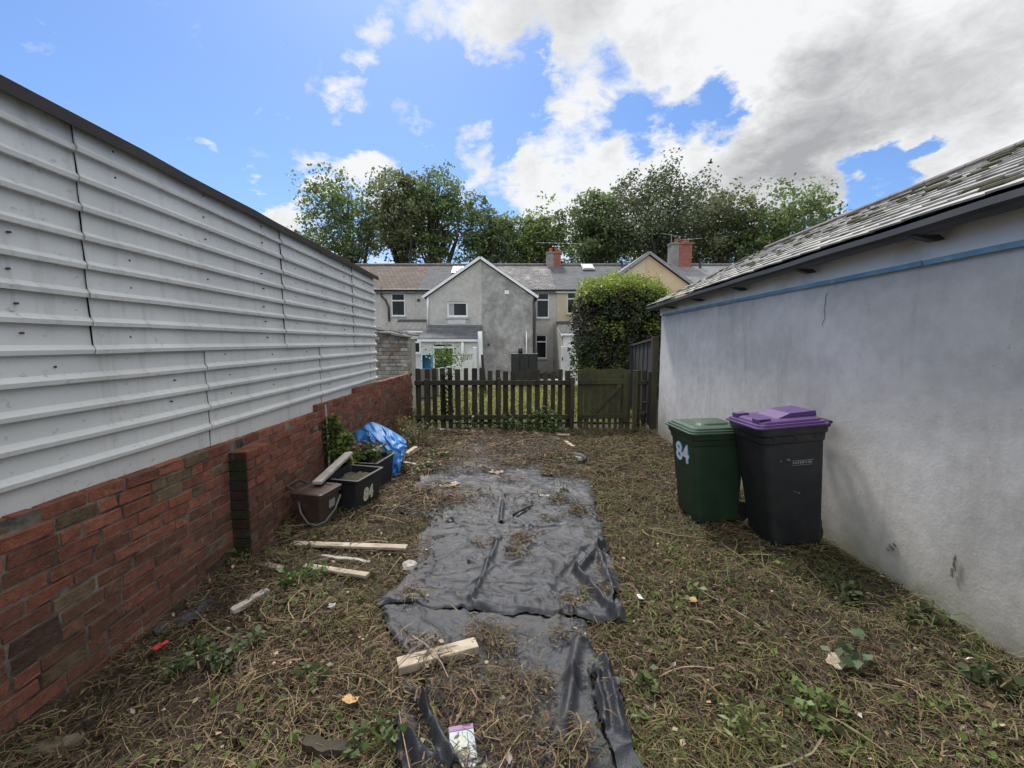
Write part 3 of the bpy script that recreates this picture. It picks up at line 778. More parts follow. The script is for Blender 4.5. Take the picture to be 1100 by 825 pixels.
# pixel-measured heaps of debris that lie ON the sheets: centre, radius (m)
HEAPS = [(G(a, b), r) for a, b, r in [(470, 745, .22), (500, 770, .30), (455, 720, .18), (540, 740, .13), (545, 790, .15), (520, 690, .12), (535, 700, .10), (575, 745, .10), (600, 690, .06),
        (470, 530, .55), (440, 545, .4), (500, 500, .6), (520, 480, .6), (560, 500, .35), (590, 505, .35), (620, 510, .3), (560, 470, .6), (610, 480, .4), (430, 600, .25), (620, 555, .14), (600, 540, .12), (590, 562, .10),
        (640, 640, .10), (648, 620, .07), (612, 655, .10), (560, 585, .12), (555, 600, .10), (520, 590, .08), (440, 560, .3), (445, 645, .1), (610, 810, .12), (560, 810, .15), (640, 690, .08), (650, 735, .06)]]
def cover_prob(x, y):
    m = on_membrane(x, y)
    bare = np.clip(0.45 + 2.6 * (fbm(x * 1.6 + 3, y * 1.6, 99, 4) - 0.36), 0.42, 1.0)
    pr = np.where(m, 0.012 + 0.09 * np.clip(fbm(x * 3, y * 3, 91) - 0.5, 0, 1) * 4, bare)
    h = np.zeros(x.shape)
    nz = 0.55 + 0.9 * fbm(x * 5, y * 5, 93)
    for c, r in HEAPS:
        h = np.maximum(h, np.exp(-(((x - c.x) ** 2 + (y - c.y) ** 2) / r ** 2)) * nz)
    pr = np.where(m, np.maximum(pr, np.clip(h * 1.25 - 0.14, 0, 1.0)), pr)
    inner = on_membrane(x, y, ('far',)) & ~on_membrane(x, y, ('upper', 'main'))
    pr = np.where(inner, np.clip(3.4 * fbm(x * 1.8, y * 2.6, 97) - 1.40 + h * .42 - .25 * np.clip(x + .2, 0, 1), 0.03, 0.9), pr)
    return pr

def sheet_h(x, y):
    m = on_membrane(x, y, ('far', 'upper', 'main', 'near', 'scrap', 'curl'))
    return np.where(m, zgv(y) + 0.035, ground_h(x, y))

def build_litter():
    Vs, Fs, Cs, o = [], [], [], 0
    def push(v, f, c):
        nonlocal o
        Vs.append(v); Fs.append(f + o); Cs.append(c); o += len(v)
    def kind(n, col, L, W, arc, tilt, z0, side=None, var=0.3, bend=0.12, clump=None, seed=0, yk=1.25, nseg=2, y0=0.9, sheets=True):
        x, y = sample_ground(n, y0=y0, k=yk)
        keep = RNG.uniform(0, 1, n) < cover_prob(x, y) * (1 if sheets else (~on_membrane(x, y)))
        if side is not None:
            s = np.clip(0.5 + (x - 0.1) * side * 0.9, 0.08, 1); keep &= RNG.uniform(0, 1, n) < s
        if clump is not None:
            keep &= fbm(x * clump[0], y * clump[0], seed, 3) + RNG.normal(0, 0.05, n) > clump[1]
        x, y = x[keep], y[keep]; n = len(x)
        z = sheet_h(x, y) + z0 * RNG.uniform(0.1, 1, n)
        l = RNG.uniform(L[0], L[1], n) * (0.7 + 0.6 * RNG.uniform(0, 1, n) ** 2); w = RNG.uniform(W[0], W[1], n) * (0.8 + 0.06 * y)
        a = RNG.uniform(0, 2 * np.pi, n) + 0
        push(*strips(np.stack([x, y, z], 1), a, l, w, RNG.normal(0, bend, n), RNG.uniform(*arc, n), RNG.uniform(*tilt, n), jitter_cols(col, n, var), nseg))
    # dark rotted bits, brown stems, straw, olive hay, green blades
    kind(60000, (0.040, 0.027, 0.018), (.02, .09), (.003, .007), (0, .1), (-.1, .25), .03)
    kind(48000, (0.11, 0.074, 0.048), (.03, .12), (.002, .005), (0, .15), (-.1, .3), .045)
    kind(20000, (0.28, 0.21, 0.125), (.03, .13), (.0013, .003), (0, .12), (-.1, .25), .055, side=-1, nseg=2, bend=.07)
    kind(13000, (0.27, 0.21, 0.115), (.03, .11), (.0013, .003), (0, .15), (-.1, .25), .05, side=1, nseg=2, bend=.08)
    kind(420, (0.33, 0.26, 0.165), (.15, .45), (.0025, .004), (0, .06), (-.05, .12), .06, side=-1, nseg=5, bend=.16)
    kind(40000, (0.105, 0.094, 0.045), (.03, .12), (.0025, .005), (0, .2), (-.05, .4), .04, side=1)
    kind(10000, (0.125, 0.118, 0.045), (.03, .12), (.0025, .005), (0, .2), (-.05, .4), .04, side=-1, clump=(1.6, .52), seed=120)
    kind(30000, (0.092, 0.12, 0.034), (.04, .13), (.0025, .005), (.05, .3), (0, .6), .03, side=1, clump=(1.5, .50), seed=131, nseg=3, sheets=False)
    kind(16000, (0.085, 0.112, 0.030), (.03, .11), (.0025, .005), (.05, .3), (0, .6), .03, side=-1, clump=(1.5, .54), seed=133, nseg=3, sheets=False)
    kind(7000, (0.17, 0.17, 0.055), (.06, .2), (.002, .0035), (.1, .4), (0, .5), .03, side=1, clump=(1.2, .56), seed=137, nseg=4, bend=.3, sheets=False)
    kind(2600, (0.24, 0.125, 0.06), (.03, .12), (.0025, .005), (0, .2), (-.05, .3), .05, side=1, clump=(1.0, .55), seed=141)
    # coarser debris towards the far end of the yard
    kind(15000, (0.060, 0.043, 0.030), (.04, .14), (.006, .012), (0, .15), (-.1, .3), .05, y0=4.3, yk=.2)
    kind(15000, (0.145, 0.100, 0.066), (.04, .16), (.004, .009), (0, .15), (-.1, .3), .06, y0=4.3, yk=.2)
    kind(5000, (0.36, 0.28, 0.18), (.04, .18), (.003, .007), (0, .12), (-.1, .25), .07, side=-1, y0=4.3, yk=.2)
    kind(14000, (0.118, 0.10, 0.05), (.04, .14), (.004, .009), (0, .2), (-.05, .4), .05, side=1, y0=4.3, yk=.2)
    kind(9000, (0.095, 0.115, 0.035), (.04, .14), (.004, .009), (.05, .3), (0, .6), .04, side=1, y0=4.3, yk=.2, clump=(1.5, .5), seed=130, sheets=False)
    # broad dry blades and torn leaves
    kind(9000, (0.17, 0.125, 0.075), (.03, .10), (.006, .012), (0, .25), (-.1, .4), .05)
    kind(5000, (0.075, 0.055, 0.038), (.04, .12), (.007, .014), (0, .25), (-.1, .4), .05)
    kind(5000, (0.11, 0.115, 0.045), (.04, .12), (.005, .010), (0, .3), (0, .5), .05, side=1)
    # matted drifts of hay
    kind(20000, (0.24, 0.18, 0.105), (.04, .15), (.0014, .003), (0, .15), (-.1, .3), .07, side=-1, clump=(1.3, .53), seed=171, bend=.08)
    kind(13000, (0.24, 0.195, 0.10), (.04, .14), (.0014, .003), (0, .15), (-.1, .3), .07, side=1, clump=(1.3, .54), seed=173, bend=.1)
    kind(12000, (0.11, 0.15, 0.036), (.05, .16), (.0025, .005), (.1, .4), (.1, .8), .03, side=1, clump=(1.1, .57), seed=175, nseg=3, sheets=False)
    # pale twigs
    kind(380, (0.22, 0.165, 0.11), (.12, .45), (.006, .011), (0, .06), (-.02, .1), .05, nseg=4, bend=.08)
    # leaves: dry, brown, green
    def lv(n, col, size, up, z0, clump=None, seed=0, side=None, var=.3, sheets=True):
        x, y = sample_ground(n)
        keep = RNG.uniform(0, 1, n) < cover_prob(x, y) * (1 if sheets else (~on_membrane(x, y)))
        if clump: keep &= fbm(x * clump[0], y * clump[0], seed, 3) + RNG.normal(0, .04, n) > clump[1]
        if side is not None: keep &= RNG.uniform(0, 1, n) < np.clip(0.5 + (x - .1) * side * .9, .08, 1)
        x, y = x[keep], y[keep]; n = len(x)
        z = sheet_h(x, y) + z0 * RNG.uniform(.2, 1, n)
        push(*leaves_np(np.stack([x, y, z], 1), size, jitter_cols(col, n, var), up=up, aspect=.7))
    lv(26000, (0.06, 0.043, 0.027), .016, .5, .035)
    lv(14000, (0.15, 0.115, 0.07), .014, .5, .04)
    lv(16000, (0.085, 0.09, 0.035), .016, .5, .04, side=1)
    lv(9000, (0.055, 0.037, 0.022), .035, .6, .03)
    lv(3500, (0.15, 0.10, 0.055), .035, .6, .04)
    lv(700, (0.34, 0.26, 0.17), .03, .7, .05)
    lv(110, (0.50, 0.45, 0.37), .035, .7, .05)
    lv(12000, (0.060, 0.085, 0.026), .032, .55, .05, clump=(1.7, .52), seed=151, sheets=False)
    lv(7000, (0.075, 0.105, 0.03), .045, .55, .06, clump=(2.3, .59), seed=157, sheets=False)
    ob = mesh_np('cut_grass_litter', np.concatenate(Vs), np.concatenate(Fs), M['litter'], cols=np.concatenate(Cs))
    tag(ob, 'dead cut grass, straw and weeds strewn over the yard', 'dead grass', kind='stuff')
    # long grass beyond the fence
    Vs.clear(); Fs.clear(); Cs.clear(); o = 0
    n = 14000
    x = RNG.uniform(-2.2, 2.9, n); y = RNG.uniform(9.8, 17, n)
    push(*strips(np.stack([x, y, zgv(y) + .07], 1), RNG.uniform(0, 6.28, n), RNG.uniform(.12, .4, n), RNG.uniform(.012, .02, n), RNG.normal(0, .1, n), RNG.uniform(.1, .3, n), RNG.uniform(.3, 1, n), jitter_cols((0.24, 0.235, 0.075), n, .35), 2))
    ob = mesh_np('lawn_grass', np.concatenate(Vs), np.concatenate(Fs), M['litter'], cols=np.concatenate(Cs))
    tag(ob, 'rough yellow green grass growing beyond the picket fence', 'grass', kind='stuff')
build_litter()
# ------------------------------------------------------------------ brick wall on the left
WT = Vector((-0.03, 1, 0)).normalized(); WN = Vector((1, 0.03, 0)).normalized(); UP = Vector((0, 0, 1))
def course_z(k, y): return -0.005 + 0.075 * k - 0.018 * (y - 2)
def brick_col(z, y, rnd):
    q = rnd.random()
    up = min(max((z - 0.35) / 0.5, 0), 1)
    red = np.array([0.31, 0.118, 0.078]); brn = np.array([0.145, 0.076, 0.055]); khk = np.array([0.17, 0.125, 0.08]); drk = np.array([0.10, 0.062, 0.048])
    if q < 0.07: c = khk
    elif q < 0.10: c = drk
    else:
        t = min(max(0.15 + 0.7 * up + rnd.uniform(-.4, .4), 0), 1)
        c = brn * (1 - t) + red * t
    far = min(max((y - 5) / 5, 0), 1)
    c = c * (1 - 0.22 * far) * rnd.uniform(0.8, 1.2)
    return tuple(c)

def lay_brick(mb, rnd, s, z, ln, ht, face, depth, col, ux=WT, un=WN, jit=1.0, base=None):
    """brick whose face centre is at wall coordinate s (y), height z; face = proud distance"""
    c = Vector((XB(s), s, z)) if base is None else Vector(base)
    n = rnd.uniform(-.005, .004) * jit
    a = rnd.uniform(-.015, .015) * jit
    u = (ux + UP * a + un * rnd.uniform(-.012, .012) * jit).normalized()
    up = (UP - u * UP.dot(u)).normalized(); nn = u.cross(up)
    if nn.dot(un) < 0: nn = -nn
    mb.col = col
    o0 = len(mb.v)
    mb.obox(c + un * (face + n - depth / 2), u, up, nn, ln / 2, ht / 2, depth / 2, 0, ch=0.005)
    for i in range(o0, len(mb.v)):
        e = .0032 if rnd.random() < .85 else .009
        q = Vector(mb.v[i]); d = c + un * (face - depth / 2) - q; d.normalize()
        mb.v[i] = tuple(q + d * abs(rnd.gauss(0, e)) + u * rnd.gauss(0, .0015))
    mb.col = (1, 1, 1)

def build_brick_wall():
    rnd = random.Random(5)
    t = thing('brick_wall', (XB(3), 3, 0), 'low red brick wall with a stepped top running under the metal cladding', 'brick wall')
    mb = MB()
    for k in range(-3, 15):
        y0, y1 = -1.2, 10.15
        if k == 13: y0 = 4.88
        if k == 14: y0 = 6.18
        y = y0 + (0.1125 if k % 2 else 0)
        if k >= 13: y = y0
        elif k % 2:
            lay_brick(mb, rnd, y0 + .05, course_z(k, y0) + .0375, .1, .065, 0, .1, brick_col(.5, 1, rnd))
        while y < y1:
            ln = 0.215 + rnd.uniform(-.008, .006)
            if rnd.random() < .12: ln = 0.105
            z = course_z(k, y + ln / 2) + 0.0375
            drop = 1.0
            top = (k == 12 and y < 4.6) or (k == 13 and y < 5.9) or k == 14
            f = rnd.uniform(-.008, .012) if top else 0
            if rnd.random() < .03: f = -.004
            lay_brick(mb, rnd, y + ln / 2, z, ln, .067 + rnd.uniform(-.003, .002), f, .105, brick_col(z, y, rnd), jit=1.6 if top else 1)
            y += ln + 0.008 + rnd.uniform(-.003, .004)
    # mortar core, set back behind the brick faces
    for (ya, yb, kk) in ((-1.2, 4.88, 13), (4.88, 6.18, 14), (6.18, 10.15, 15)):
        n = 14
        for i in range(n):
            a = ya + (yb - ya) * i / n; b = ya + (yb - ya) * (i + 1) / n
            p = [Vector((XB(a) - 0.009, a, -0.3)), Vector((XB(b) - 0.009, b, -0.3)), Vector((XB(b) - 0.009, b, course_z(kk, b) - 0.012)), Vector((XB(a) - 0.009, a, course_z(kk, a) - 0.012))]
            q = [v - WN * 0.09 for v in p]
            mb.quad(p[0], p[1], p[2], p[3], 1); mb.quad(p[3], p[2], q[2], q[3], 1)
    mb.build('brickwork', [M['brick'], M['mortar']], t)
    # pier
    mb = MB()
    pr, py0, py1 = 0.13, 3.24, 3.58
    for k in range(-3, 12):
        z = course_z(k, 3.4) + .0375
        lens = [0.215, 0.105] if k % 2 else [0.105, 0.215]
        y = py0
        for ln in lens:
            c = brick_col(z, y, rnd)
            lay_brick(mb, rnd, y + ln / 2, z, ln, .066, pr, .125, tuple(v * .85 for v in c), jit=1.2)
            y += ln + .012
        # the end of the pier is coloured almost black
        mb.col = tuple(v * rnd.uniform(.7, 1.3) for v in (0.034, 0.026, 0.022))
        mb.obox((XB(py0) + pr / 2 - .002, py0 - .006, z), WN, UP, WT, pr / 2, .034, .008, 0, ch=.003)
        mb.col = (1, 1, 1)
    x0 = XB(3.4)
    mb.box(x0, x0 + pr - .012, py0 + .01, py1 - .012, -.3, course_z(12, 3.4) - .012, 1)
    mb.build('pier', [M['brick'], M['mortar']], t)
build_brick_wall()

# ------------------------------------------------------------------ metal clad shed on the left
def build_shed():
    t = thing('metal_shed', (XL(3) - 2, 3, 0), 'long shed clad in pale grey ribbed metal sheets with a dark brown roof edge', 'shed')
    zt = 2.76
    def panel(y0, y1, zb, ztop, ribs, lap, seed, rev=True):
        prof = []
        z = zb
        for r in ribs:
            prof += [(r + .003, .0), (r + .001, .032), (r + .022, .035), (r + .046, .004)]
        prof = [(zb, 0.0)] + [q for q in prof if q[0] > zb] + [(ztop, 0.0)]
        # extra rows in the flats so that the sheet can ripple
        pr2 = []
        for a, b in zip(prof[:-1], prof[1:]):
            pr2.append(a)
            if b[0] - a[0] > .06: pr2.append(((a[0] + b[0]) / 2, (a[1] + b[1]) / 2))
        pr2.append(prof[-1]); prof = pr2
        ny = max(3, int((y1 - y0) / .11))
        ys = np.linspace(y0, y1, ny); pz = np.array([q[0] for q in prof]); pn = np.array([q[1] for q in prof])
        Yg = np.repeat(ys[:, None], len(pz), 1); Zg = np.repeat(pz[None, :], ny, 0)
        n = pn[None, :] + 0.006 * (fbm(Yg * 2.2 + seed, Zg * 5, seed) - .5) + 0.003 * (fbm(Yg * 7, Zg * 12, seed + 9) - .5)
        n = n + lap * (1 - (Yg - y0) / (y1 - y0))
        # wavy cut end of each sheet and drooping long edge
        Yj = Yg + np.where(Yg == ys[0], 0.012 * (vnoise(Zg * 9, Zg * 0, seed) - .5) - 0.02 * (pn[None, :] > .02), 0)
        Zg = Zg + 0.008 * (fbm(Yg * 1.1, Yg * 0, seed + 4) - .5)
        X = XL(Yj) + n
        V = np.stack([X, Yj, Zg], 2).reshape(-1, 3)
        F = grid_faces(ny, len(pz))
        mb = MB(); mb.add([tuple(v) for v in V], [tuple(f) for f in F], 0)
        # returns at the free ends give the sheet an edge
        m = len(pz)
        for row in (0, ny - 1):
            for i in range(m - 1):
                a, b = V[row * m + i], V[row * m + i + 1]
                mb.quad(a, b, b - np.array([.008, 0, 0]), a - np.array([.008, 0, 0]), 0)
        rnd = random.Random(seed)
        for fy in (.12, .47, .83):
            for r0, r1 in zip(ribs, ribs[1:] + [ztop]):
                if rnd.random() < .6:
                    yy = y0 + (y1 - y0) * fy + rnd.uniform(-.03, .03); zz = r0 + .05 + (min(r1, r0 + .145) - r0 - .05) * rnd.uniform(.3, .6)
                    p = Vector((XL(yy) + lap * .7 + .004, yy, zz))
                    mb.cyl(p - WN * .01, p + WN * .005, .0052, 8, 1)
        mb.build('cladding_sheet', [M['cladding'], M['screw']], t)
    up_r = [1.640 + .1415 * k for k in range(8)]
    lo_r = [1.075 + .1415 * k for k in range(4)]
    for i, (a, b) in enumerate([(-1.5, 0.2), (.2, 2.26), (2.26, 4.3), (4.3, 6.35), (6.35, 7.46)]):
        panel(a, b, 1.632, zt, up_r, .016 if i else .002, 30 + i)
    for i, (a, b) in enumerate([(-1.5, 1.12), (1.12, 3.12), (3.12, 5.12), (5.12, 7.12), (7.12, 7.46)]):
        panel(a, b, 0.90, 1.665, lo_r, .012, 60 + i)
    mb = MB()
    def P(y, z, n): return Vector((XL(y) + n, y, z))
    a, b = -1.6, 7.56
    prof = [(.050, 2.775), (.054, 2.745), (.062, 2.745), (.068, 2.802), (.05, 2.812), (-.2, 2.83), (-.2, 2.80), (.03, 2.80)]
    n = 24
    rg = []
    for i in range(n + 1):
        y = a + (b - a) * i / n
        w = .002 * math.sin(i * 1.9) + .0015 * math.sin(i * 4.1)
        rg.append([P(y, z - .012 + w, nn + w * .5) for nn, z in prof])
    mb.loft(rg)
    mb.build('roof_edge', M['brown_trim'], t)
    mb = MB()
    mb.prism([P(a, 2.84, -.15), P(a, 2.98, -3.2), P(a, 2.90, -3.2), P(a, 2.78, -.15)], P(b - .05, 0, 0) - P(a, 0, 0))
    mb.build('roof', M['felt'], t)
    mb = MB()
    e = 7.45
    mb.prism([P(e, -.3, -.03), P(e, 2.78, -.03), P(e, 2.78, -3.1), P(e, -.3, -3.1)], (0, -.05, 0))
    mb.prism([P(-1.45, -.3, -.03), P(-1.45, 2.78, -.03), P(-1.45, 2.78, -3.1), P(-1.45, -.3, -3.1)], (0, .05, 0))
    mb.prism([P(-1.4, -.3, -.04), P(-1.4, 2.78, -.04), P(-1.4, 2.78, -.08), P(-1.4, -.3, -.08)], P(e - .06, 0, 0) - P(-1.4, 0, 0))
    mb.prism([P(-1.4, -.3, -3.0), P(-1.4, 2.88, -3.0), P(-1.4, 2.88, -3.1), P(-1.4, -.3, -3.1)], P(e - .06, 0, 0) - P(-1.4, 0, 0))
    mb.build('wall', M['felt'], t)
build_shed()

# ------------------------------------------------------------------ rendered garage on the right
def build_garage():
    t = thing('rendered_garage', (4.7, 3.5, 0), 'low garage with grey painted render, mossy slate roof and thin blue eaves line', 'garage')
    y0, y1 = -1.6, 8.15
    def ze(y): return 2.43 - 0.0162 * (y - 2.2)
    def zb(y): return 2.213 - 0.0055 * (y - 2.3)
    def xe(y): return 2.46 + 0.012 * y
    xr = 4.75
    def zr(y): return 3.50 - 0.020 * (y - 4.25)
    def P(x, y, z): return Vector((x, y, z))
    n, m = 130, 46
    ys = np.linspace(y0, y1, n); zs = np.linspace(-.35, 1, m)
    Yg = np.repeat(ys[:, None], m, 1)
    Zg = -.35 + (zb(Yg) + .04 + .35) * np.linspace(0, 1, m)[None, :]
    Xg = XR(Yg) + 0.022 * (fbm(Yg * .9, Zg * 1.1, 201) - .5) + 0.006 * (fbm(Yg * 5, Zg * 5, 203) - .5)
    V = np.stack([Xg, Yg, Zg], 2).reshape(-1, 3)
    mesh_np('wall', V, grid_faces(n, m), M['painted_render'], parent=t, smooth=True)
    mb = MB()
    xb = 7.0
    for y in (y1, y0):
        s = .02 if y == y1 else -.02
        mb.prism([P(XR(y) + .012, y, -.35), P(XR(y) + .012, y, ze(y)), P(xr, y, zr(y) - .06), P(xb, y, ze(y)), P(xb, y, -.35)], (0, -s * 5, 0))
    mb.prism([P(xb, y0 + .1, -.35), P(xb, y1 - .1, -.35), P(xb, y1 - .1, 2.36), P(xb, y0 + .1, 2.36)], (-.1, 0, 0))
    mb.build('end_wall', M['painted_render'], t)
    # vertical crack and scars
    mb = MB()
    def on(px, py, lift=.012):
        a, b, c = ray(px, py); Y = 2.66 / (a / b - .012); return Vector((XR(Y) - lift, Y, CAMH + c / b * Y))
    rnd = random.Random(3)
    pts = []
    p, q = on(889, 315), on(885, 352)
    for i in range(9):
        f = i / 8; v = p.lerp(q, f); pts.append(v + Vector((0, rnd.uniform(-.012, .012), 0)))
    mb.tube(pts, [.0028] * 8 + [.001], 5)
    mb.build('crack', M['crack'], t); mb = MB()
    mb = MB()
    for (px, py, r) in ((959, 588, .022), (962, 585, .014), (955, 590, .012)):
        c = on(px, py, .009); mb.obox(c, (.05, 1, .3), (0, -.3, 1), (1, 0, 0), r, r * .6, .004, ch=.003)
    mb.build('chipped_patch', M['rubble_plain'], t); mb = MB()
    c = on(1026, 607, .009)
    for i in range(6):
        mb.obox(c + Vector((0, rnd.uniform(-.01, .01), .05 - i * .022)), (.05, 1, rnd.uniform(-1, 1)), (0, 0, 1), (1, 0, 0), .008, .016, .003, ch=.002)
    mb.build('chipped_patch', M['rubble_plain'], t)
    # white band, blue line
    def band(name, mat, za, zc, x_off, th, ya=y0, yb=y1 + .012, seg=30):
        mb = MB(); rg = []
        for i in range(seg + 1):
            y = ya + (yb - ya) * i / seg
            x = XR(y) + x_off + .004 * math.sin(i * 2.3)
            w = .003 * math.sin(i * 3.1)
            rg.append([P(x, y, za(y) + w), P(x - th, y, za(y) + w), P(x - th, y, zc(y) + w), P(x, y, zc(y) + w)])
        mb.loft(rg)
        return mb.build(name, mat, t)
    band('eaves_band', M['white_band'], lambda y: zb(y), lambda y: ze(y) + .02, -.012, .012)
    brk = [y0, 2.9, 5.25, 8.0]
    for i in range(3):
        band('blue_trim', M['blue_paint'], lambda y: zb(y) - .018, lambda y: zb(y) + .014, -.012, .024, brk[i] + .008, brk[i + 1] - .008, 12)
    # gutter with brackets
    mb = MB(); rg = []
    for i in range(31):
        y = y0 - .05 + (y1 + .08 - y0 + .05) * i / 30
        w = .003 * math.sin(i * 1.7)
        x = xe(y); z = ze(y) + w
        rg.append([P(x - .055, y, z + .0), P(x - .06, y, z - .04), P(x - .045, y, z - .062), P(x + .0, y, z - .074), P(x + .05, y, z - .064), P(x + .055, y, z - .02), P(x + .045, y, z - .02), P(x + .0, y, z - .03), P(x - .045, y, z - .0)])
    mb.loft(rg)
    g = mb.build('gutter', M['gutter'], t, smooth=False)
    for y in (1.2, 2.75, 3.9, 5.05, 6.2, 7.3):
        mb = MB()
        x, z = xe(y), ze(y)
        mb.prism([P(x - .03, y, z - .072), P(x + .12, y, z - .068), P(x + .16, y, z - .098), P(x + .10, y, z - .108), P(x + .0, y, z - .085)], (0, .05, 0))
        mb.build('bracket', M['gutter'], g)
    mb = MB()
    for i in range(20):
        a = y0 + (y1 - y0) * i / 20; b = y0 + (y1 - y0) * (i + 1) / 20
        mb.quad(P(xe(a) + .05, a, ze(a) - .03), P(xe(b) + .05, b, ze(b) - .03), P(XR(b) + .02, b, ze(b) - .03), P(XR(a) + .02, a, ze(a) - .03))
    mb.build('soffit', M['gutter'], t)
    # slates
    rnd = random.Random(9)
    mb = MB(); nc = 13
    for k in range(nc):
        f0, f1 = k / nc - .005, (k + 1) / nc + .045
        y = y0 - .05 + (.13 if k % 2 else 0)
        while y < y1 + .03:
            w = .25 + rnd.uniform(-.004, .004)
            yy = min(y + w / 2, y1 + .05)
            xa, xb_ = xe(yy) - .03, xr
            za, zc = ze(yy) + .012, zr(yy)
            def Q(f, lift): return P(xa + (xb_ - xa) * f, 0, za + (zc - za) * f + lift)
            j = rnd.uniform(-.012, .012); l = rnd.uniform(0, .006)
            A, B = Q(f0 + j * .3, .026 + l), Q(min(f1, 1.0), .004)
            A.y = B.y = yy
            d = (B - A); ln = d.length; nrm = Vector((-d.z, 0, d.x)).normalized()
            g_ = rnd.uniform(.75, 1.25)
            mb.col = (.29 * g_, .28 * g_, .265 * g_)
            mb.obox((A + B) / 2, d, (0, 1, rnd.uniform(-.012, .012)), nrm, ln / 2, w / 2 - .003, .006)
            y += w
    mb.col = (1, 1, 1)
    mb.build('slates', M['slate'], t)
    mb = MB()
    for i in range(330):
        yy = rnd.uniform(.5, y1); k = rnd.randint(0, nc - 1); f = (k + rnd.uniform(-.05, .12)) / nc
        if vnoise(np.array([yy * 1.3]), np.array([f * 4.0]), 77)[0] < .45: continue
        c = P(xe(yy) - .03 + (xr - xe(yy)) * f, yy, ze(yy) + .03 + (zr(yy) - ze(yy)) * f)
        s = rnd.uniform(.4, 1.3)
        mb.obox(c, (1, rnd.uniform(-.4, .4), .42), (0, 1, 0), (-.42, 0, 1), .028 * s, .05 * s * rnd.uniform(.6, 1.8), .016 * s, ch=.009 * s)
    mb.build('moss', M['moss'], t)['kind'] = 'stuff'
    mb = MB()
    for x0_, x1_, sgn in ((xr, 7.1, 1),):
        rg = [[P(xr, y, zr(y) - .01), P(7.15, y, ze(y) - .05), P(7.15, y, ze(y) - .08), P(xr, y, zr(y) - .05)] for y in (y0, y1)]
        mb.loft(rg)
    mb.build('rear_roof_slope', M['roof_slate'], t)
    mb = MB()
    y = y0
    while y < y1:
        rg = []
        for yy in (y, y + .44):
            rg.append([P(xr + .1 * math.sin(a), yy, zr(yy) + .0 + .055 * math.cos(a)) for a in [math.pi * (-.62 + 1.24 * i / 8) for i in range(9)]])
        mb.loft(rg); y += .45
    mb.build('ridge_tiles', M['ridge_tile'], t)
M['rubble_plain'] = pmat('rubble_plain', (0.10, 0.095, 0.085), (0.2, 0.18, 0.15), 30, 0.95, 0.5, 60)
M['crack'] = pmat('crack', (0.18, 0.175, 0.17), (0.26, 0.255, 0.25), 20, 0.95)
M['white_band'] = pmat('white_band', (0.78, 0.79, 0.80), (0.84, 0.84, 0.84), 1.5, 0.8, 0.3, 25, stain=(0.5, 0.5, 0.5), sscale=1.6, slo=0.5, shi=0.75)
build_garage()

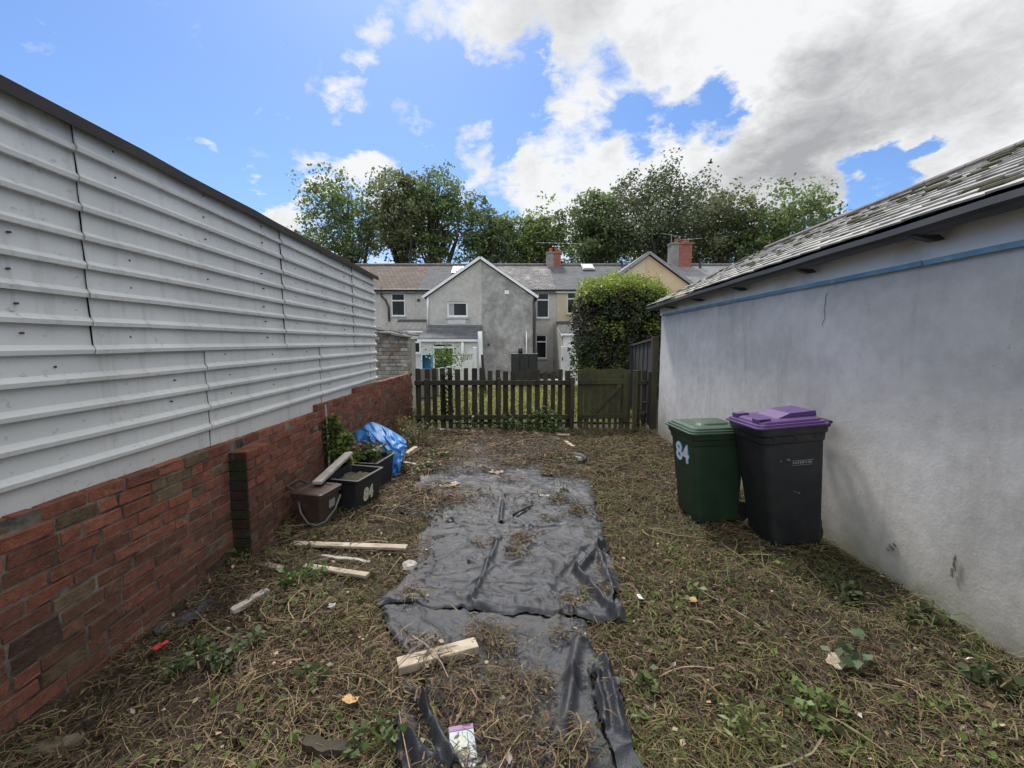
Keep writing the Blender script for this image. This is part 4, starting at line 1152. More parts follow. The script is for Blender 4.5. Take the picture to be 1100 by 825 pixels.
# ------------------------------------------------------------------ picket fence, gate, black fence
def on_fence(px, py=430, Y=FENCE_Y): return at(px, py, Y)
ZF = zg(FENCE_Y)
def build_fence():
    rnd = random.Random(21)
    t = thing('picket_fence', (on_fence(530).x, FENCE_Y, ZF), 'weathered mossy picket fence across the end of the yard, left of the gate', 'fence')
    xs = [450 + 8.45 * i for i in range(20)]
    for i, px in enumerate(xs):
        if abs(px - 459) < 3 or abs(px - 536) < 3: px += 1
        x = on_fence(px).x + rnd.uniform(-.012, .012); w = .051 + rnd.uniform(-.006, .006)
        top = at(px, 396.5 if not (477 < px < 480) else 395, FENCE_Y).z + rnd.uniform(-.03, .03)
        if px > 525: top -= .03
        z0 = ZF + rnd.uniform(.0, .06); ln = rnd.uniform(-.012, .012)
        mb = MB(); y = FENCE_Y + .02
        mb.prism([(x - w, y, z0), (x + w, y, z0), (x + w + ln, y, top - .012), (x + w - .012 + ln, y, top), (x - w + .014 + ln, y, top + rnd.uniform(-.01, .01)), (x - w + ln, y, top - .016)], (0, .018, 0))
        mb.build('picket', M['moss_timber'], t)
    for (ya, yb, off) in ((411.5, 0.045, 0), (448, .045, 0)):
        z = at(530, ya, FENCE_Y).z
        a, b = on_fence(446).x, on_fence(616).x
        for (xa, xb) in ((a, on_fence(536).x), (on_fence(536).x + .004, b)):
            mb = MB(); mb.obox(((xa + xb) / 2, FENCE_Y - .012, z + rnd.uniform(-.012, .012)), (1, 0, rnd.uniform(-.008, .008)), (0, 1, 0), (0, 0, 1), abs(xb - xa) / 2, .03, .05, ch=.008)
            mb.build('rail', M['moss_timber'], t)
    for px, yt in ((459, 407), (536, 406), (614, 405)):
        mb = MB(); x = on_fence(px).x; z = at(px, yt, FENCE_Y).z
        mb.obox((x, FENCE_Y - .085, (z + ZF - .2) / 2), (1, 0, 0), (0, 1, 0), (.01, 0, 1), .042, .038, (z - ZF + .2) / 2, ch=.008)
        mb.build('post', M['moss_timber'], t)

    # gate
    g = thing('wooden_gate', (on_fence(650).x, FENCE_Y, ZF), 'mossy boarded wooden gate with a diagonal brace between fence and garage', 'gate')
    x0, x1 = on_fence(620.5).x, on_fence(678).x
    nb = 9; bw = (x1 - x0) / nb
    zl = at(650, 447, FENCE_Y).z; zu = at(650, 410, FENCE_Y).z
    for i in range(nb):
        a, b = x0 + i * bw + .003, x0 + (i + 1) * bw - .003
        top = at(650, 396.5, FENCE_Y).z + rnd.uniform(-.02, .012)
        gp = .028 if 1 < i < 7 else .006
        zb = ZF + .012
        y = FENCE_Y + .03 + rnd.uniform(-.002, .002)
        mb = MB()
        mb.prism([(a + gp, y, zb), (b - gp, y, zb), (b - gp, y, zl - .05), (b, y, zl - .04), (b, y, top - .01), (b - .01, y, top), (a + .01, y, top), (a, y, top - .012), (a, y, zl - .04), (a + gp, y, zl - .05)], (0, .018, 0))
        mb.build('board', M['gate_timber'], g)
    for z in (zl, zu):
        mb = MB(); mb.obox(((x0 + x1) / 2 - .03, FENCE_Y + .008, z), (1, 0, .006), (0, 1, 0), (0, 0, 1), (x1 - x0) / 2 - .05, .018, .055, ch=.006)
        mb.build('ledge', M['gate_timber'], g)
    A, B = at(637, 444, FENCE_Y), at(667, 413, FENCE_Y)
    d = B - A; d.y = 0
    mb = MB(); c = (A + B) / 2; mb.obox((c.x, FENCE_Y + .008, c.z), d, (0, 1, 0), d.cross(Vector((0, 1, 0))), d.length / 2, .017, .045, ch=.006)
    mb.build('brace', M['gate_timber'], g)
    mb = MB(); xx = on_fence(672).x
    mb.obox((xx, FENCE_Y + .004, (zl + zu) / 2 + .02), (1, 0, 0), (0, 1, 0), (0, 0, 1), .055, .02, (zu - zl) / 2 + .15, ch=.008)
    mb.build('stile', M['gate_timber'], g)
    for z in (zl, zu):
        mb = MB(); mb.obox((x0 + .2, FENCE_Y - .013, z), (1, 0, 0), (0, 1, 0), (0, 0, 1), .17, .003, .018); mb.cyl((x0 + .02, FENCE_Y - .016, z - .04), (x0 + .02, FENCE_Y - .016, z + .04), .012, 8)
        mb.build('hinge', M['iron'], g)
    # posts
    p = thing('gate_post', (on_fence(682).x, FENCE_Y, ZF), 'squat greenish timber post at the right hand edge of the gate', 'post')
    mb = MB(); x = on_fence(681.5).x; z = at(681, 399, FENCE_Y).z
    mb.obox((x, FENCE_Y - .04, (z + ZF - .2) / 2), (1, 0, 0), (0, 1, 0), (0, 0, 1), .042, .042, (z - ZF + .2) / 2, ch=.008); mb.build('shaft', M['gate_timber'], p)
    mb = MB(); mb.obox((x, FENCE_Y - .04, z + .012), (1, 0, 0), (0, 1, 0), (0, 0, 1), .048, .048, .012, ch=.006); mb.build('cap', M['moss_timber'], p)
    # dark stub of fence between gate post and tall post
    s = thing('fence_stub', (on_fence(691).x, FENCE_Y, ZF), 'narrow dark bit of fence with two slats, squeezed between gate post and tall post', 'fence')
    for px in (686.5, 692.5):
        mb = MB(); x = on_fence(px).x; zt = at(px, 398, FENCE_Y).z
        mb.obox((x, FENCE_Y + .05, (zt + ZF) / 2), (1, 0, 0), (0, 1, 0), (0, 0, 1), .04, .01, (zt - ZF) / 2, ch=.004); mb.build('slat', M['moss_timber'], s)
    for yy in (411, 446):
        mb = MB(); a, b = on_fence(684).x, on_fence(697).x; z = at(690, yy, FENCE_Y).z
        mb.obox(((a + b) / 2, FENCE_Y + .02, z), (1, 0, 0), (0, 1, 0), (0, 0, 1), (b - a) / 2, .02, .045, ch=.006); mb.build('rail', M['moss_timber'], s)
    # bent pipe
    mb = MB(); Y = FENCE_Y - .12
    pts = [at(690, 432, Y), at(694, 432, Y), at(697, 433.2, Y), at(698.6, 436, Y), at(699, 440, Y), at(699.3, 452, Y), at(699.5, 466, Y)]
    mb.tube(pts, .022, 10)
    tag(mb.build('bent_pipe', M['iron'], smooth=True), 'dark bent metal pipe rising from the ground beside the tall post', 'pipe')
    # tall black panel running away from the camera
    b = thing('black_fence_panel', (3.1, 10.4, ZF), 'tall black boarded fence panel behind the gate, below the clipped hedge', 'fence')
    ya, yb = 9.15, 12.0
    n = 12
    def top(y): return at(701, 363.5, ya).z + (at(675, 371, yb).z - at(701, 363.5, ya).z) * (y - ya) / (yb - ya)
    def fx(y): return at(701, 380, ya).x + (at(675.5, 380, yb).x - at(701, 380, ya).x) * (y - ya) / (yb - ya)
    for i in range(n):
        a = ya + .06 + (yb - ya - .06) * i / n; c = ya + .06 + (yb - ya - .06) * (i + 1) / n - .012
        mb = MB(); off = .012 if i % 2 else 0
        mb.prism([(fx(a) + off, a, ZF - .1), (fx(c) + off, c, ZF - .1), (fx(c) + off, c, top(c) - .04), (fx(a) + off, a, top(a) - .04)], (.018, 0, 0))
        mb.build('board', M['black_timber'], b)
    mb = MB(); rg = [[(fx(y) - .03, y, top(y) - .04), (fx(y) + .06, y, top(y) - .04), (fx(y) + .06, y, top(y)), (fx(y) - .03, y, top(y))] for y in (ya, yb)]
    mb.loft([[Vector(q) for q in r] for r in rg]); mb.build('capping', M['moss_timber'], b)
    tp = thing('tall_post', (at(702, 420, 8.85).x, 8.85, zg(8.85)), 'tall dark timber post standing against the far corner of the garage', 'post')
    mb = MB(); z = at(702, 361.5, 8.85).z
    mb.obox((at(702.2, 420, 8.85).x, 8.85, (z + ZF - .2) / 2), (1, 0, 0), (0, 1, 0), (0, 0, 1), .062, .05, (z - ZF + .2) / 2, ch=.008); mb.build('shaft', M['moss_timber'], tp)
    mb = MB(); mb.obox((at(700.5, 420, 8.85).x - .05, 8.87, .55), (1, 0, 0), (0, 1, 0), (0, 0, 1), .028, .03, .55, ch=.006); mb.build('batten', M['black_timber'], tp)
build_fence()

# ------------------------------------------------------------------ wheelie bins
def rrect(cx, cy, hx, hy, r, z, n=5):
    pts = []
    for (sx, sy, a0) in ((1, 1, 0), (-1, 1, 90), (-1, -1, 180), (1, -1, 270)):
        for i in range(n):
            a = R(a0 + 90 * i / (n - 1))
            pts.append(Vector((cx + sx * (hx - r) + r * math.cos(a), cy + sy * (hy - r) + r * math.sin(a), z)))
    return pts

def place_text(body, size, mat, parent, mtx, name, bold=0.0):
    me = text_mesh(body, size, bold); me.name = name
    me.transform(mtx); me.materials.clear(); me.materials.append(mat)
    o = bpy.data.objects.new(name, me); COL.objects.link(o); o.parent = parent
    return o

def make_bin(label, loc, rot, Hh, body_m, lid_m, lid_raise=0.0, wx=.225):
    """front looks along -x, handle and wheels at +x; origin on the ground"""
    t = thing('wheelie_bin', loc, label, 'wheelie bin', 'wheelie bins against the rendered wall')
    t.rotation_euler = rot
    b0 = (-.215, .205, .20)       # xmin, xmax, half width at the base
    b1 = (-.30, .225, .245)       # at the rim
    def ring(f, gx=0, z=None, r=.045):
        x0 = b0[0] + (b1[0] - b0[0]) * f - gx; x1 = b0[1] + (b1[1] - b0[1]) * f + gx; hy = b0[2] + (b1[2] - b0[2]) * f + gx
        return rrect((x0 + x1) / 2, 0, (x1 - x0) / 2, hy, r, z if z is not None else .02 + (Hh - .02) * f)
    mb = MB()
    rings = [ring(0, -.03, .02), ring(.02, 0), ring(.3), ring(.6), ring(.865), ring(.88, .008), ring(.93, .010), ring(.945, .022, r=.05), ring(1.0, .026, r=.05), ring(1.0, .012), ring(.94, -.01)]
    mb.loft(rings)
    # triangular ribs under the rim
    for sy in (-1, 1):
        for fx in (-.2, -.02, .14):
            y = sy * (b0[2] + (b1[2] - b0[2]) * .9)
            mb.prism([(fx - .03, y + sy * .002, Hh * .945), (fx + .03, y + sy * .002, Hh * .945), (fx + .012, y - sy * .004, Hh * .90), (fx - .012, y - sy * .004, Hh * .90)], (0, sy * .016, 0))
    # vertical channel at the lower back that carries the axle
    mb.box(.18, .235, -.15, .15, .03, .20)
    mb.build('body', body_m, t, world=False)
    # lid
    mb = MB(); z = Hh + .004
    def lr(gx, zz, r=.05, fr=.045, back=.0):
        x0, x1, hy = b1[0] - fr - gx, b1[1] + .02 + gx + back, b1[2] + .030 + gx
        return rrect((x0 + x1) / 2, 0, (x1 - x0) / 2, hy, r, zz)
    mb.loft([lr(-.01, z + .001), lr(.004, z), lr(.004, z + .012), lr(-.012, z + .014), lr(-.016, z + .03), lr(-.034, z + .032), lr(-.042, z + .048), lr(-.085, z + .056)])
    if lid_raise:
        # raised centre box with sloping front
        hy = .15
        mb.prism([(-.12, -hy, z + .052), (.215, -hy, z + .052), (.205, -hy, z + .098), (-.01, -hy, z + .092), (-.10, -hy, z + .06)], (0, 2 * hy, 0))
        for sy in (-1, 1):
            mb.box(-.31, -.20, sy * .16 - .04, sy * .16 + .04, z + .046, z + .072)
    else:
        mb.loft([rrect(-.03, 0, .17, .15, .08, z + .05), rrect(-.03, 0, .15, .13, .08, z + .072), rrect(-.03, 0, .08, .07, .05, z + .08)])
    mb.build('lid', lid_m, t, world=False)
    if lid_raise:
        mb = MB(); mb.box(-.285, -.235, -.2035, -.1165, z + .050, z + .066); mb.build('lid_pocket', M['black_plastic'], t, world=False)
    # handle and hinge at the back
    mb = MB()
    mb.tube([(.255, -.19, Hh - .012), (.31, -.18, Hh + .0), (.32, -.12, Hh + .004), (.32, .12, Hh + .004), (.31, .18, Hh + .0), (.255, .19, Hh - .012)], .014, 8)
    mb.box(.245, .30, -.06, .06, Hh - .035, Hh - .005); mb.box(.245, .285, -.21, -.15, Hh - .03, Hh + .02); mb.box(.245, .285, .15, .21, Hh - .03, Hh + .02)
    mb.build('handle', body_m, t, world=False)
    mb = MB(); mb.cyl((wx, -.18, .10), (wx, .18, .10), .011, 10); mb.build('axle', M['iron'], t, world=False)
    for sy in (-1, 1):
        y0, y1 = sy * .13, sy * .18
        mb = MB(); rg = []
        for (rr, yy) in ((.055, y0), (.088, y0), (.1, y0 + sy * .008), (.1, y1 - sy * .008), (.088, y1), (.055, y1)):
            rg.append([Vector((wx + rr * math.cos(a), yy, .10 + rr * math.sin(a))) for a in [2 * math.pi * i / 28 for i in range(28)]])
        mb.loft(rg)
        w = mb.build('wheel', M['rubber'], t, world=False)
        mb = MB(); mb.cyl((wx, y0 + sy * .006, .1), (wx, y1 + sy * .004, .1), .03, 16)
        for k in range(6):
            a = k * math.pi / 3; mb.cyl((wx + .02 * math.cos(a), y1 - sy * .004, .1 + .02 * math.sin(a)), (wx + .056 * math.cos(a), y1 - sy * .004, .1 + .056 * math.sin(a)), .007, 6)
        mb.build('rim', M['black_plastic'], w, world=False)
    return t, b0, b1

def bin_pos(px, py, yaw, lx=-.215, ly=-.20):
    c = G(px, py); v = Matrix.Rotation(yaw, 3, 'Z') @ Vector((lx, ly, 0))
    return Vector((c.x - v.x, c.y - v.y, c.z + .02))

yaw_g = R(6)
gb, b0, b1 = make_bin('dark green wheelie bin with the number 84 in pale figures on its side', bin_pos(749, 566, yaw_g), (R(1), R(-1), yaw_g), .89, M['green_plastic'], M['green_lid'], 0.0, .235)
yaw_b = R(1)
bb, _, _ = make_bin('black wheelie bin with a purple lid, nearer the camera than the green bin', bin_pos(831, 591, yaw_b), (R(-.5), R(-5.0), yaw_b), 1.04, M['black_plastic'], M['purple_plastic'], 1.0, .13)
# the number on the front face of the green bin (plane x = front)
def front_mtx(f, y, Hh, lift):
    # face slopes outward towards the top
    x = b0[0] + (b1[0] - b0[0]) * f - lift; z = .02 + (Hh - .02) * f
    sl = Vector((b1[0] - b0[0], 0, Hh - .02)).normalized()
    ux = Vector((0, -1, 0)); nn = ux.cross(sl)
    m = Matrix((( ux.x, sl.x, nn.x, x), (ux.y, sl.y, nn.y, y), (ux.z, sl.z, nn.z, z), (0, 0, 0, 1)))
    return m
place_text('84', .25, M['sticker_blue'], gb, front_mtx(.735, -.006, .89, .0025), 'house_number_edging', .006)
place_text('84', .25, M['sticker'], gb, front_mtx(.725, .004, .89, .0052), 'house_number', .004)
def side_y(f): return -(b0[2] + (b1[2] - b0[2]) * f)
mb = MB()
def side_rect(xa, xb, za, zb, lift=.0025):
    fa, fb = (za - .02) / 1.02, (zb - .02) / 1.02
    mb.quad((xa, side_y(fa) - lift, za), (xb, side_y(fa) - lift, za), (xb, side_y(fb) - lift, zb), (xa, side_y(fb) - lift, zb))
    mb.quad((xa, side_y(fa) - lift + .001, za), (xa, side_y(fb) - lift + .001, zb), (xb, side_y(fb) - lift + .001, zb), (xb, side_y(fa) - lift + .001, za))
# worn moulded plate: two hairlines with a row of small marks and a triangular emblem between them
side_rect(-.06, .115, .755, .759); side_rect(-.055, .105, .718, .721)
for i, x in enumerate([-.05, -.03, -.012, .008, .055, .075, .092]):
    side_rect(x, x + .011, .732, .747)
side_rect(.024, .046, .740, .747); side_rect(.030, .040, .730, .740)
mb.build('worn_plate', M['label_grey'], bb, world=False)
mb = MB()
for (x, z, w) in ((-.10, .77, .018), (-.085, .763, .012), (-.155, .76, .01), (-.04, .49, .01), (-.005, .475, .012), (-.015, .482, .006)):
    mb = MB(); side_rect(x, x + w, z, z + .008); mb.build('scuff', M['label_grey'], bb, world=False)
# ------------------------------------------------------------------ houses of the terrace beyond
def rect_at(p, Y):
    """pixel rectangle of the photo -> metres on the facade plane at depth Y"""
    x0, y0, x1, y1 = p
    ym, xm = (y0 + y1) / 2, (x0 + x1) / 2
    return (at(x0, ym, Y).x, at(x1, ym, Y).x, at(xm, y1, Y).z, at(xm, y0, Y).z)

def facade(mb, x0, x1, z0, z1, y, openings, rev=.12, mi=0):
    xs = sorted({x0, x1} | {v for o in openings for v in o[:2] if x0 < v < x1})
    zs = sorted({z0, z1} | {v for o in openings for v in o[2:] if z0 < v < z1})
    for a, b in zip(xs[:-1], xs[1:]):
        for c, d in zip(zs[:-1], zs[1:]):
            mx, mz = (a + b) / 2, (c + d) / 2
            if any(o[0] < mx < o[1] and o[2] < mz < o[3] for o in openings): continue
            mb.quad((a, y, c), (b, y, c), (b, y, d), (a, y, d), mi)
    for (a, b, c, d) in openings:
        mb.quad((a, y, c), (a, y + rev, c), (a, y + rev, d), (a, y, d), mi); mb.quad((b, y, c), (b, y, d), (b, y + rev, d), (b, y + rev, c), mi)
        mb.quad((a, y, d), (a, y + rev, d), (b, y + rev, d), (b, y, d), mi); mb.quad((a, y, c), (b, y, c), (b, y + rev, c), (a, y + rev, c), mi)

def window(parent, op, y, split=.3, frame='upvc', fw=.07, sill=True, curtain=0.0, vert=None, sillmat='concrete', name='window'):
    a, b, c, d = op; yy = y + .06
    mb = MB()
    mb.box(a, a + fw, yy, yy + .06, c, d); mb.box(b - fw, b, yy, yy + .06, c, d)
    mb.box(a + fw, b - fw, yy + .002, yy + .058, c, c + fw); mb.box(a + fw, b - fw, yy + .002, yy + .058, d - fw, d)
    if split:
        zs = d - (d - c) * split; mb.box(a + fw, b - fw, yy - .006, yy + .056, zs - fw * .55, zs + fw * .55)
    if vert:
        xv = a + (b - a) * vert; mb.box(xv - fw * .5, xv + fw * .5, yy + .004, yy + .054, c + fw, d - fw)
    w = mb.build(name, M[frame], parent)
    mb = MB(); mb.quad((a + .01, yy + .035, c + .01), (b - .01, yy + .035, c + .01), (b - .01, yy + .035, d - .01), (a + .01, yy + .035, d - .01)); mb.build('pane', M['glass'], w)
    if curtain:
        n = 14; mb = MB()
        for i in range(n):
            x0 = a + fw + (b - a - 2 * fw) * curtain * i / n; x1 = a + fw + (b - a - 2 * fw) * curtain * (i + 1) / n
            mb.quad((x0, yy + .026 + .006 * (i % 2), c + fw), (x1, yy + .026 + .006 * ((i + 1) % 2), c + fw), (x1, yy + .026 + .006 * ((i + 1) % 2), d - fw), (x0, yy + .026 + .006 * (i % 2), d - fw))
        mb.build('curtain', M['curtain'], w)
    if sill:
        mb = MB(); mb.box(a - .06, b + .06, y - .06, y + .05, c - .09, c - .005); mb.build('sill', M[sillmat], w)
    return w

FY, RY, BY = 28.0, 32.0, 36.0
ZH = -.45
def eave_z(py=309): return at(550, py, FY).z
def ridge_z(py=285): return at(550, py, RY).z
def main_house(label, px0, px1, wallmat, roofmat, wins, loc_px, ridge_py=285.0, rx=None):
    t = thing('terraced_house', (at(loc_px, 310, FY).x, FY + 3, ZH), label, 'house', 'terraced houses across the far end')
    x0, x1 = at(px0, 330, FY).x, at(px1, 330, FY).x
    ez, rz = eave_z(), ridge_z(ridge_py)
    ops = [rect_at(w['r'], FY) for w in wins]
    mb = MB(); facade(mb, x0, x1, ZH, ez, FY, ops)
    mb.quad((x0, FY, ZH), (x0, FY, ez), (x0, BY, ez), (x0, BY, ZH)); mb.quad((x1, FY, ZH), (x1, BY, ZH), (x1, BY, ez), (x1, FY, ez))
    mb.quad((x0, BY, ZH), (x0, BY, ez), (x1, BY, ez), (x1, BY, ZH))
    mb.quad((x0, FY + .4, ZH), (x1, FY + .4, ZH), (x1, FY + .4, ez), (x0, FY + .4, ez))
    mb.build('wall', M[wallmat], t)
    for w, o in zip(wins, ops):
        window(t, o, FY, w.get('split', .3), curtain=w.get('curtain', 0), sillmat=w.get('sill', 'concrete'), vert=w.get('vert'))
    if rx is None: rx = (px0, px1)
    xa, xb = at(rx[0], 330, FY).x, at(rx[1], 330, FY).x
    mb = MB(); th = .12; ov = .22
    sl = (rz - ez) / (RY - FY)
    mb.prism([(xa, FY - ov, ez - sl * ov), (xa, RY, rz), (xa, RY, rz - th), (xa, FY - ov, ez - sl * ov - th)], (xb - xa, 0, 0))
    mb.prism([(xa, RY + .003, rz), (xa, BY + ov, ez - sl * ov), (xa, BY + ov, ez - sl * ov - th), (xa, RY + .003, rz - th)], (xb - xa, 0, 0))
    mb.build('roof', M[roofmat], t)
    mb = MB(); mb.tube([(xa, RY, rz + .02), (xb, RY, rz + .02)], .11, 8); mb.build('ridge', M['ridge_tile'], t)
    mb = MB(); z = ez - sl * ov - .06; mb.tube([(xa, FY - ov - .05, z), (xb, FY - ov - .05, z)], .055, 8); mb.build('gutter', M['gutter' if wallmat != 'offwhite' else 'upvc'], t)
    mb = MB(); mb.box(xa + .003, xb - .003, FY - ov + .05, FY - .01, ez - .34, ez - .14); mb.build('fascia', M['upvc' if wallmat == 'cream' else 'grey_render'], t)
    return t

def on_roof(px, py, dz=0.0):
    ez, rz = eave_z(), ridge_z()
    lo, hi = FY - .3, RY
    for _ in range(40):
        m = (lo + hi) / 2; p = at(px, py, m)
        if p.z > ez + (rz - ez) * (m - FY) / (RY - FY): lo = m
        else: hi = m
    p = at(px, py, lo); p.z += dz; return p
def rooflight(parent, r):
    a, b, c, d = on_roof(r[0], r[3], .06), on_roof(r[2], r[3], .06), on_roof(r[2], r[1], .06), on_roof(r[0], r[1], .06)
    c.x = b.x; d.x = a.x
    mb = MB(); mb.prism([a, b, c, d], (0, -.03, .06)); w = mb.build('rooflight', M['alu'], parent)
    u = (b - a) * .12; v = (d - a) * .12; o = Vector((0, -.045, .09))
    mb = MB(); mb.quad(a + u + v + o, b - u + v + o, c - u - v + o, d + u - v + o); mb.build('pane', M['paper'], w)
def flue(parent, px, py0, py1, r=.07):
    p = on_roof(px, py1); z = at(px, py0, p.y).z
    mb = MB(); mb.cyl(p - Vector((0, 0, .1)), (p.x, p.y, z), r, 10); mb.cyl((p.x, p.y, z - .05), (p.x, p.y, z + .03), r * 1.3, 10); mb.build('vent_pipe', M['gutter'], parent)

def chimney(parent, px0, px1, py0, py1, split, cap_pots=2):
    Y = RY - .4
    x0, x1 = at(px0, 280, Y).x, at(px1, 280, Y).x; z0, z1 = ridge_z() - 1.2, at(px0, py0 + 5, Y).z
    xm = x0 + (x1 - x0) * split
    mb = MB(); mb.box(xm, x1, Y, Y + .75, z0, z1 - .15, 0); mb.box(xm - .02, x1 + .05, Y - .05, Y + .8, z1 - .15, z1, 0)
    ch = mb.build('chimney', M['chimney_brick'], parent)
    if split > 0:
        mb = MB(); mb.box(x0, xm - .002, Y + .03, Y + .78, z0, z1 - .12); mb.box(x0 - .04, xm - .023, Y - .02, Y + .83, z1 - .12, z1 - .02); mb.build('rendered_flue', M['grey_render'], ch)
    for i in range(cap_pots):
        x = x0 + (x1 - x0) * (.3 + .4 * i); mb = MB()
        mb.tube([(x, Y + .35, z1 - .01), (x, Y + .35, z1 + .18), (x, Y + .35, z1 + .2), (x, Y + .35, z1 + .28)], [.13, .11, .14, .13], 12); mb.build('chimney_pot', M['terracotta'], ch)
    return ch, (x0, x1, Y, z1)

def aerial(label, x, y, z, h=1.2, n=7, ang=0.0, ln=1.6):
    t = thing('television_aerial', (x, y, z), label, 'aerial', 'aerials on the chimneys')
    mb = MB(); mb.cyl((x, y, z), (x, y, z + h), .018, 6); mb.build('mast', M['alu'], t)
    mb = MB(); d = Vector((math.cos(ang), math.sin(ang), 0)); c = Vector((x, y, z + h - .08))
    mb.cyl(c - d * ln * .5, c + d * ln * .5, .014, 6)
    for i in range(n):
        q = c + d * ln * (i / (n - 1) - .5); s = Vector((-d.y, d.x, 0)) * (.16 + .06 * (i == 0)); mb.cyl(q - s - Vector((0, 0, .05)), q + s + Vector((0, 0, .05)), .011, 5)
    mb.build('antenna', M['alu'], t)

hA = main_house('house with a brown tiled roof at the left end of the terrace', 372, 446.5, 'pebble_light', 'roof_brown', [dict(r=(420, 315, 435, 339.5), split=.32)], 420, rx=(360, 449.5))
hB = main_house('house with a plain grey roof and one rooflight, left of the large grey gable', 446.7, 516, 'pebble_light', 'roof_grey', [], 470, rx=(449.7, 516))
rooflight(hB, (485, 288, 496.5, 294.5))
hD = main_house('house with a patchy dark slate roof right of the large grey gable', 516.2, 598, 'pebble_light', 'roof_slate', [dict(r=(576, 314.5, 590, 341.5), split=.28), dict(r=(575.5, 359.5, 587.5, 385), split=.3, curtain=0)], 560, rx=(516.2, 596.5))
chD, cD = chimney(hD, 587.5, 602.5, 265, 287, .5)
hE = main_house('cream house with a blue grey roof and small rooflight behind the clipped hedge', 598.2, 690, 'cream', 'roof_blue', [dict(r=(609, 314, 626, 337), split=.3, sill='cream')], 640, rx=(596.7, 690))
rooflight(hE, (626, 285.5, 639, 291)); flue(hE, 668, 282, 287)
hG = main_house('house with a pale grey roof at the right end, half hidden by the garage', 690.2, 850, 'cream', 'roof_pale', [], 770)
chG, cG = chimney(hG, 721, 743, 255, 287, .38)
flue(hG, 752, 279, 288, .09)
aerial('television aerial above the smaller chimney, pointing right', cD[0] + .9, cD[2] + .5, cD[3], .75, 8, .1, 3.2)
aerial('television aerial on the left of the larger brick chimney', cG[0] + .1, cG[2] + .4, cG[3], .65, 6, .5, 1.7)
aerial('television aerial on the right of the larger brick chimney', cG[1] - .15, cG[2] + .4, cG[3] - .2, .55, 6, -.4, 1.8)
p = on_roof(815, 283)
aerial('television aerial above the pale roof beyond the garage ridge', p.x + 1, RY, ridge_z(), 1.0, 7, .2, 2.2)

def gable_wing(label, pxl, pxr, pye, apex, seam, Y, mats, roofmat, wins, verge='upvc'):
    t = thing('gabled_wing', (at((pxl + pxr) / 2, 330, Y).x, Y + 2, ZH), label, 'house extension', 'gabled rear wings of the terrace')
    x0, x1, ez = at(pxl, pye, Y).x, at(pxr, pye, Y).x, at(pxl, pye, Y).z
    ax, az = at(apex[0], apex[1], Y).x, at(apex[0], apex[1], Y).z
    xs = at(seam, pye, Y).x
    ops = [rect_at(w['r'], Y) for w in wins]
    for k, (a, b, mt) in enumerate(((x0, xs, mats[0]), (xs, x1, mats[1]))):
        mb = MB()
        facade(mb, a, b, ZH, ez, Y - (.012 if k else 0), [o for o in ops if a < o[0] < b])
        yy = Y - (.012 if k else 0)
        if k == 0:
            zs = ez + (az - ez) * (xs - x0) / (ax - x0) if xs < ax else az - (az - ez) * (xs - ax) / (x1 - ax)
            poly = [(a, yy, ez), (b, yy, ez), (b, yy, zs)] if xs <= ax else [(a, yy, ez), (b, yy, ez), (b, yy, zs), (ax, yy, az)]
            if xs <= ax: pass
        else:
            poly = [(a, yy, ez), (b, yy, ez), (ax, yy, az), (a, yy, zs)] if xs < ax else [(a, yy, ez), (b, yy, ez), (a, yy, zs)]
        mb.add(poly, [tuple(range(len(poly)))])
        xx = a if k == 0 else b
        mb.quad((xx, Y, ZH), (xx, Y, ez), (xx, FY, ez), (xx, FY, ZH))
        mb.build('wall', M[mt], t)
    mb = MB(); mb.quad((x0 + .05, Y + .4, ZH), (x1 - .05, Y + .4, ZH), (x1 - .05, Y + .4, ez), (x0 + .05, Y + .4, ez)); mb.build('inner_wall', M['felt'], t)
    for w, o in zip(wins, ops): window(t, o, Y, w.get('split', 0), curtain=w.get('curtain', 0), fw=.09)
    # two roof slopes with verge boards
    for sx, xe_ in ((-1, x0), (1, x1)):
        ln = Vector((xe_ - ax, 0, ez - az)); ov = ln.normalized() * .25
        A = Vector((ax, Y - .12, az + .10)); B = Vector((xe_, Y - .12, ez + .10)) + ov
        n = Vector((-ln.z, 0, ln.x)).normalized()
        if n.z < 0: n = -n
        if sx > 0: A = A + ln.normalized() * .002
        mb = MB(); mb.prism([A, B, B + n * .1, A + n * .1], (0, RY - 1 - Y, 0)); mb.build('roof', M[roofmat], t)
        mb = MB(); mb.prism([A - n * .05 + Vector((0, -.04, 0)), B - n * .05 + Vector((0, -.04, 0)), B + n * .075 + Vector((0, -.04, 0)), A + n * .075 + Vector((0, -.04, 0))], (0, .035, 0)); mb.build('verge_board', M[verge], t)
    return t
W1Y = 22.0
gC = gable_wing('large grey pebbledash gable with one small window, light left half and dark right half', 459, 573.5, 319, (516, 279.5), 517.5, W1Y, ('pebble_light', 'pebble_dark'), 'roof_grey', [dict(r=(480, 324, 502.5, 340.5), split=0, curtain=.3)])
gF = gable_wing('cream and peach painted gable rising behind the clipped hedge', 645, 748, 312, (697, 274.5), 693, W1Y, ('cream', 'peach'), 'roof_pale', [], verge='lead')
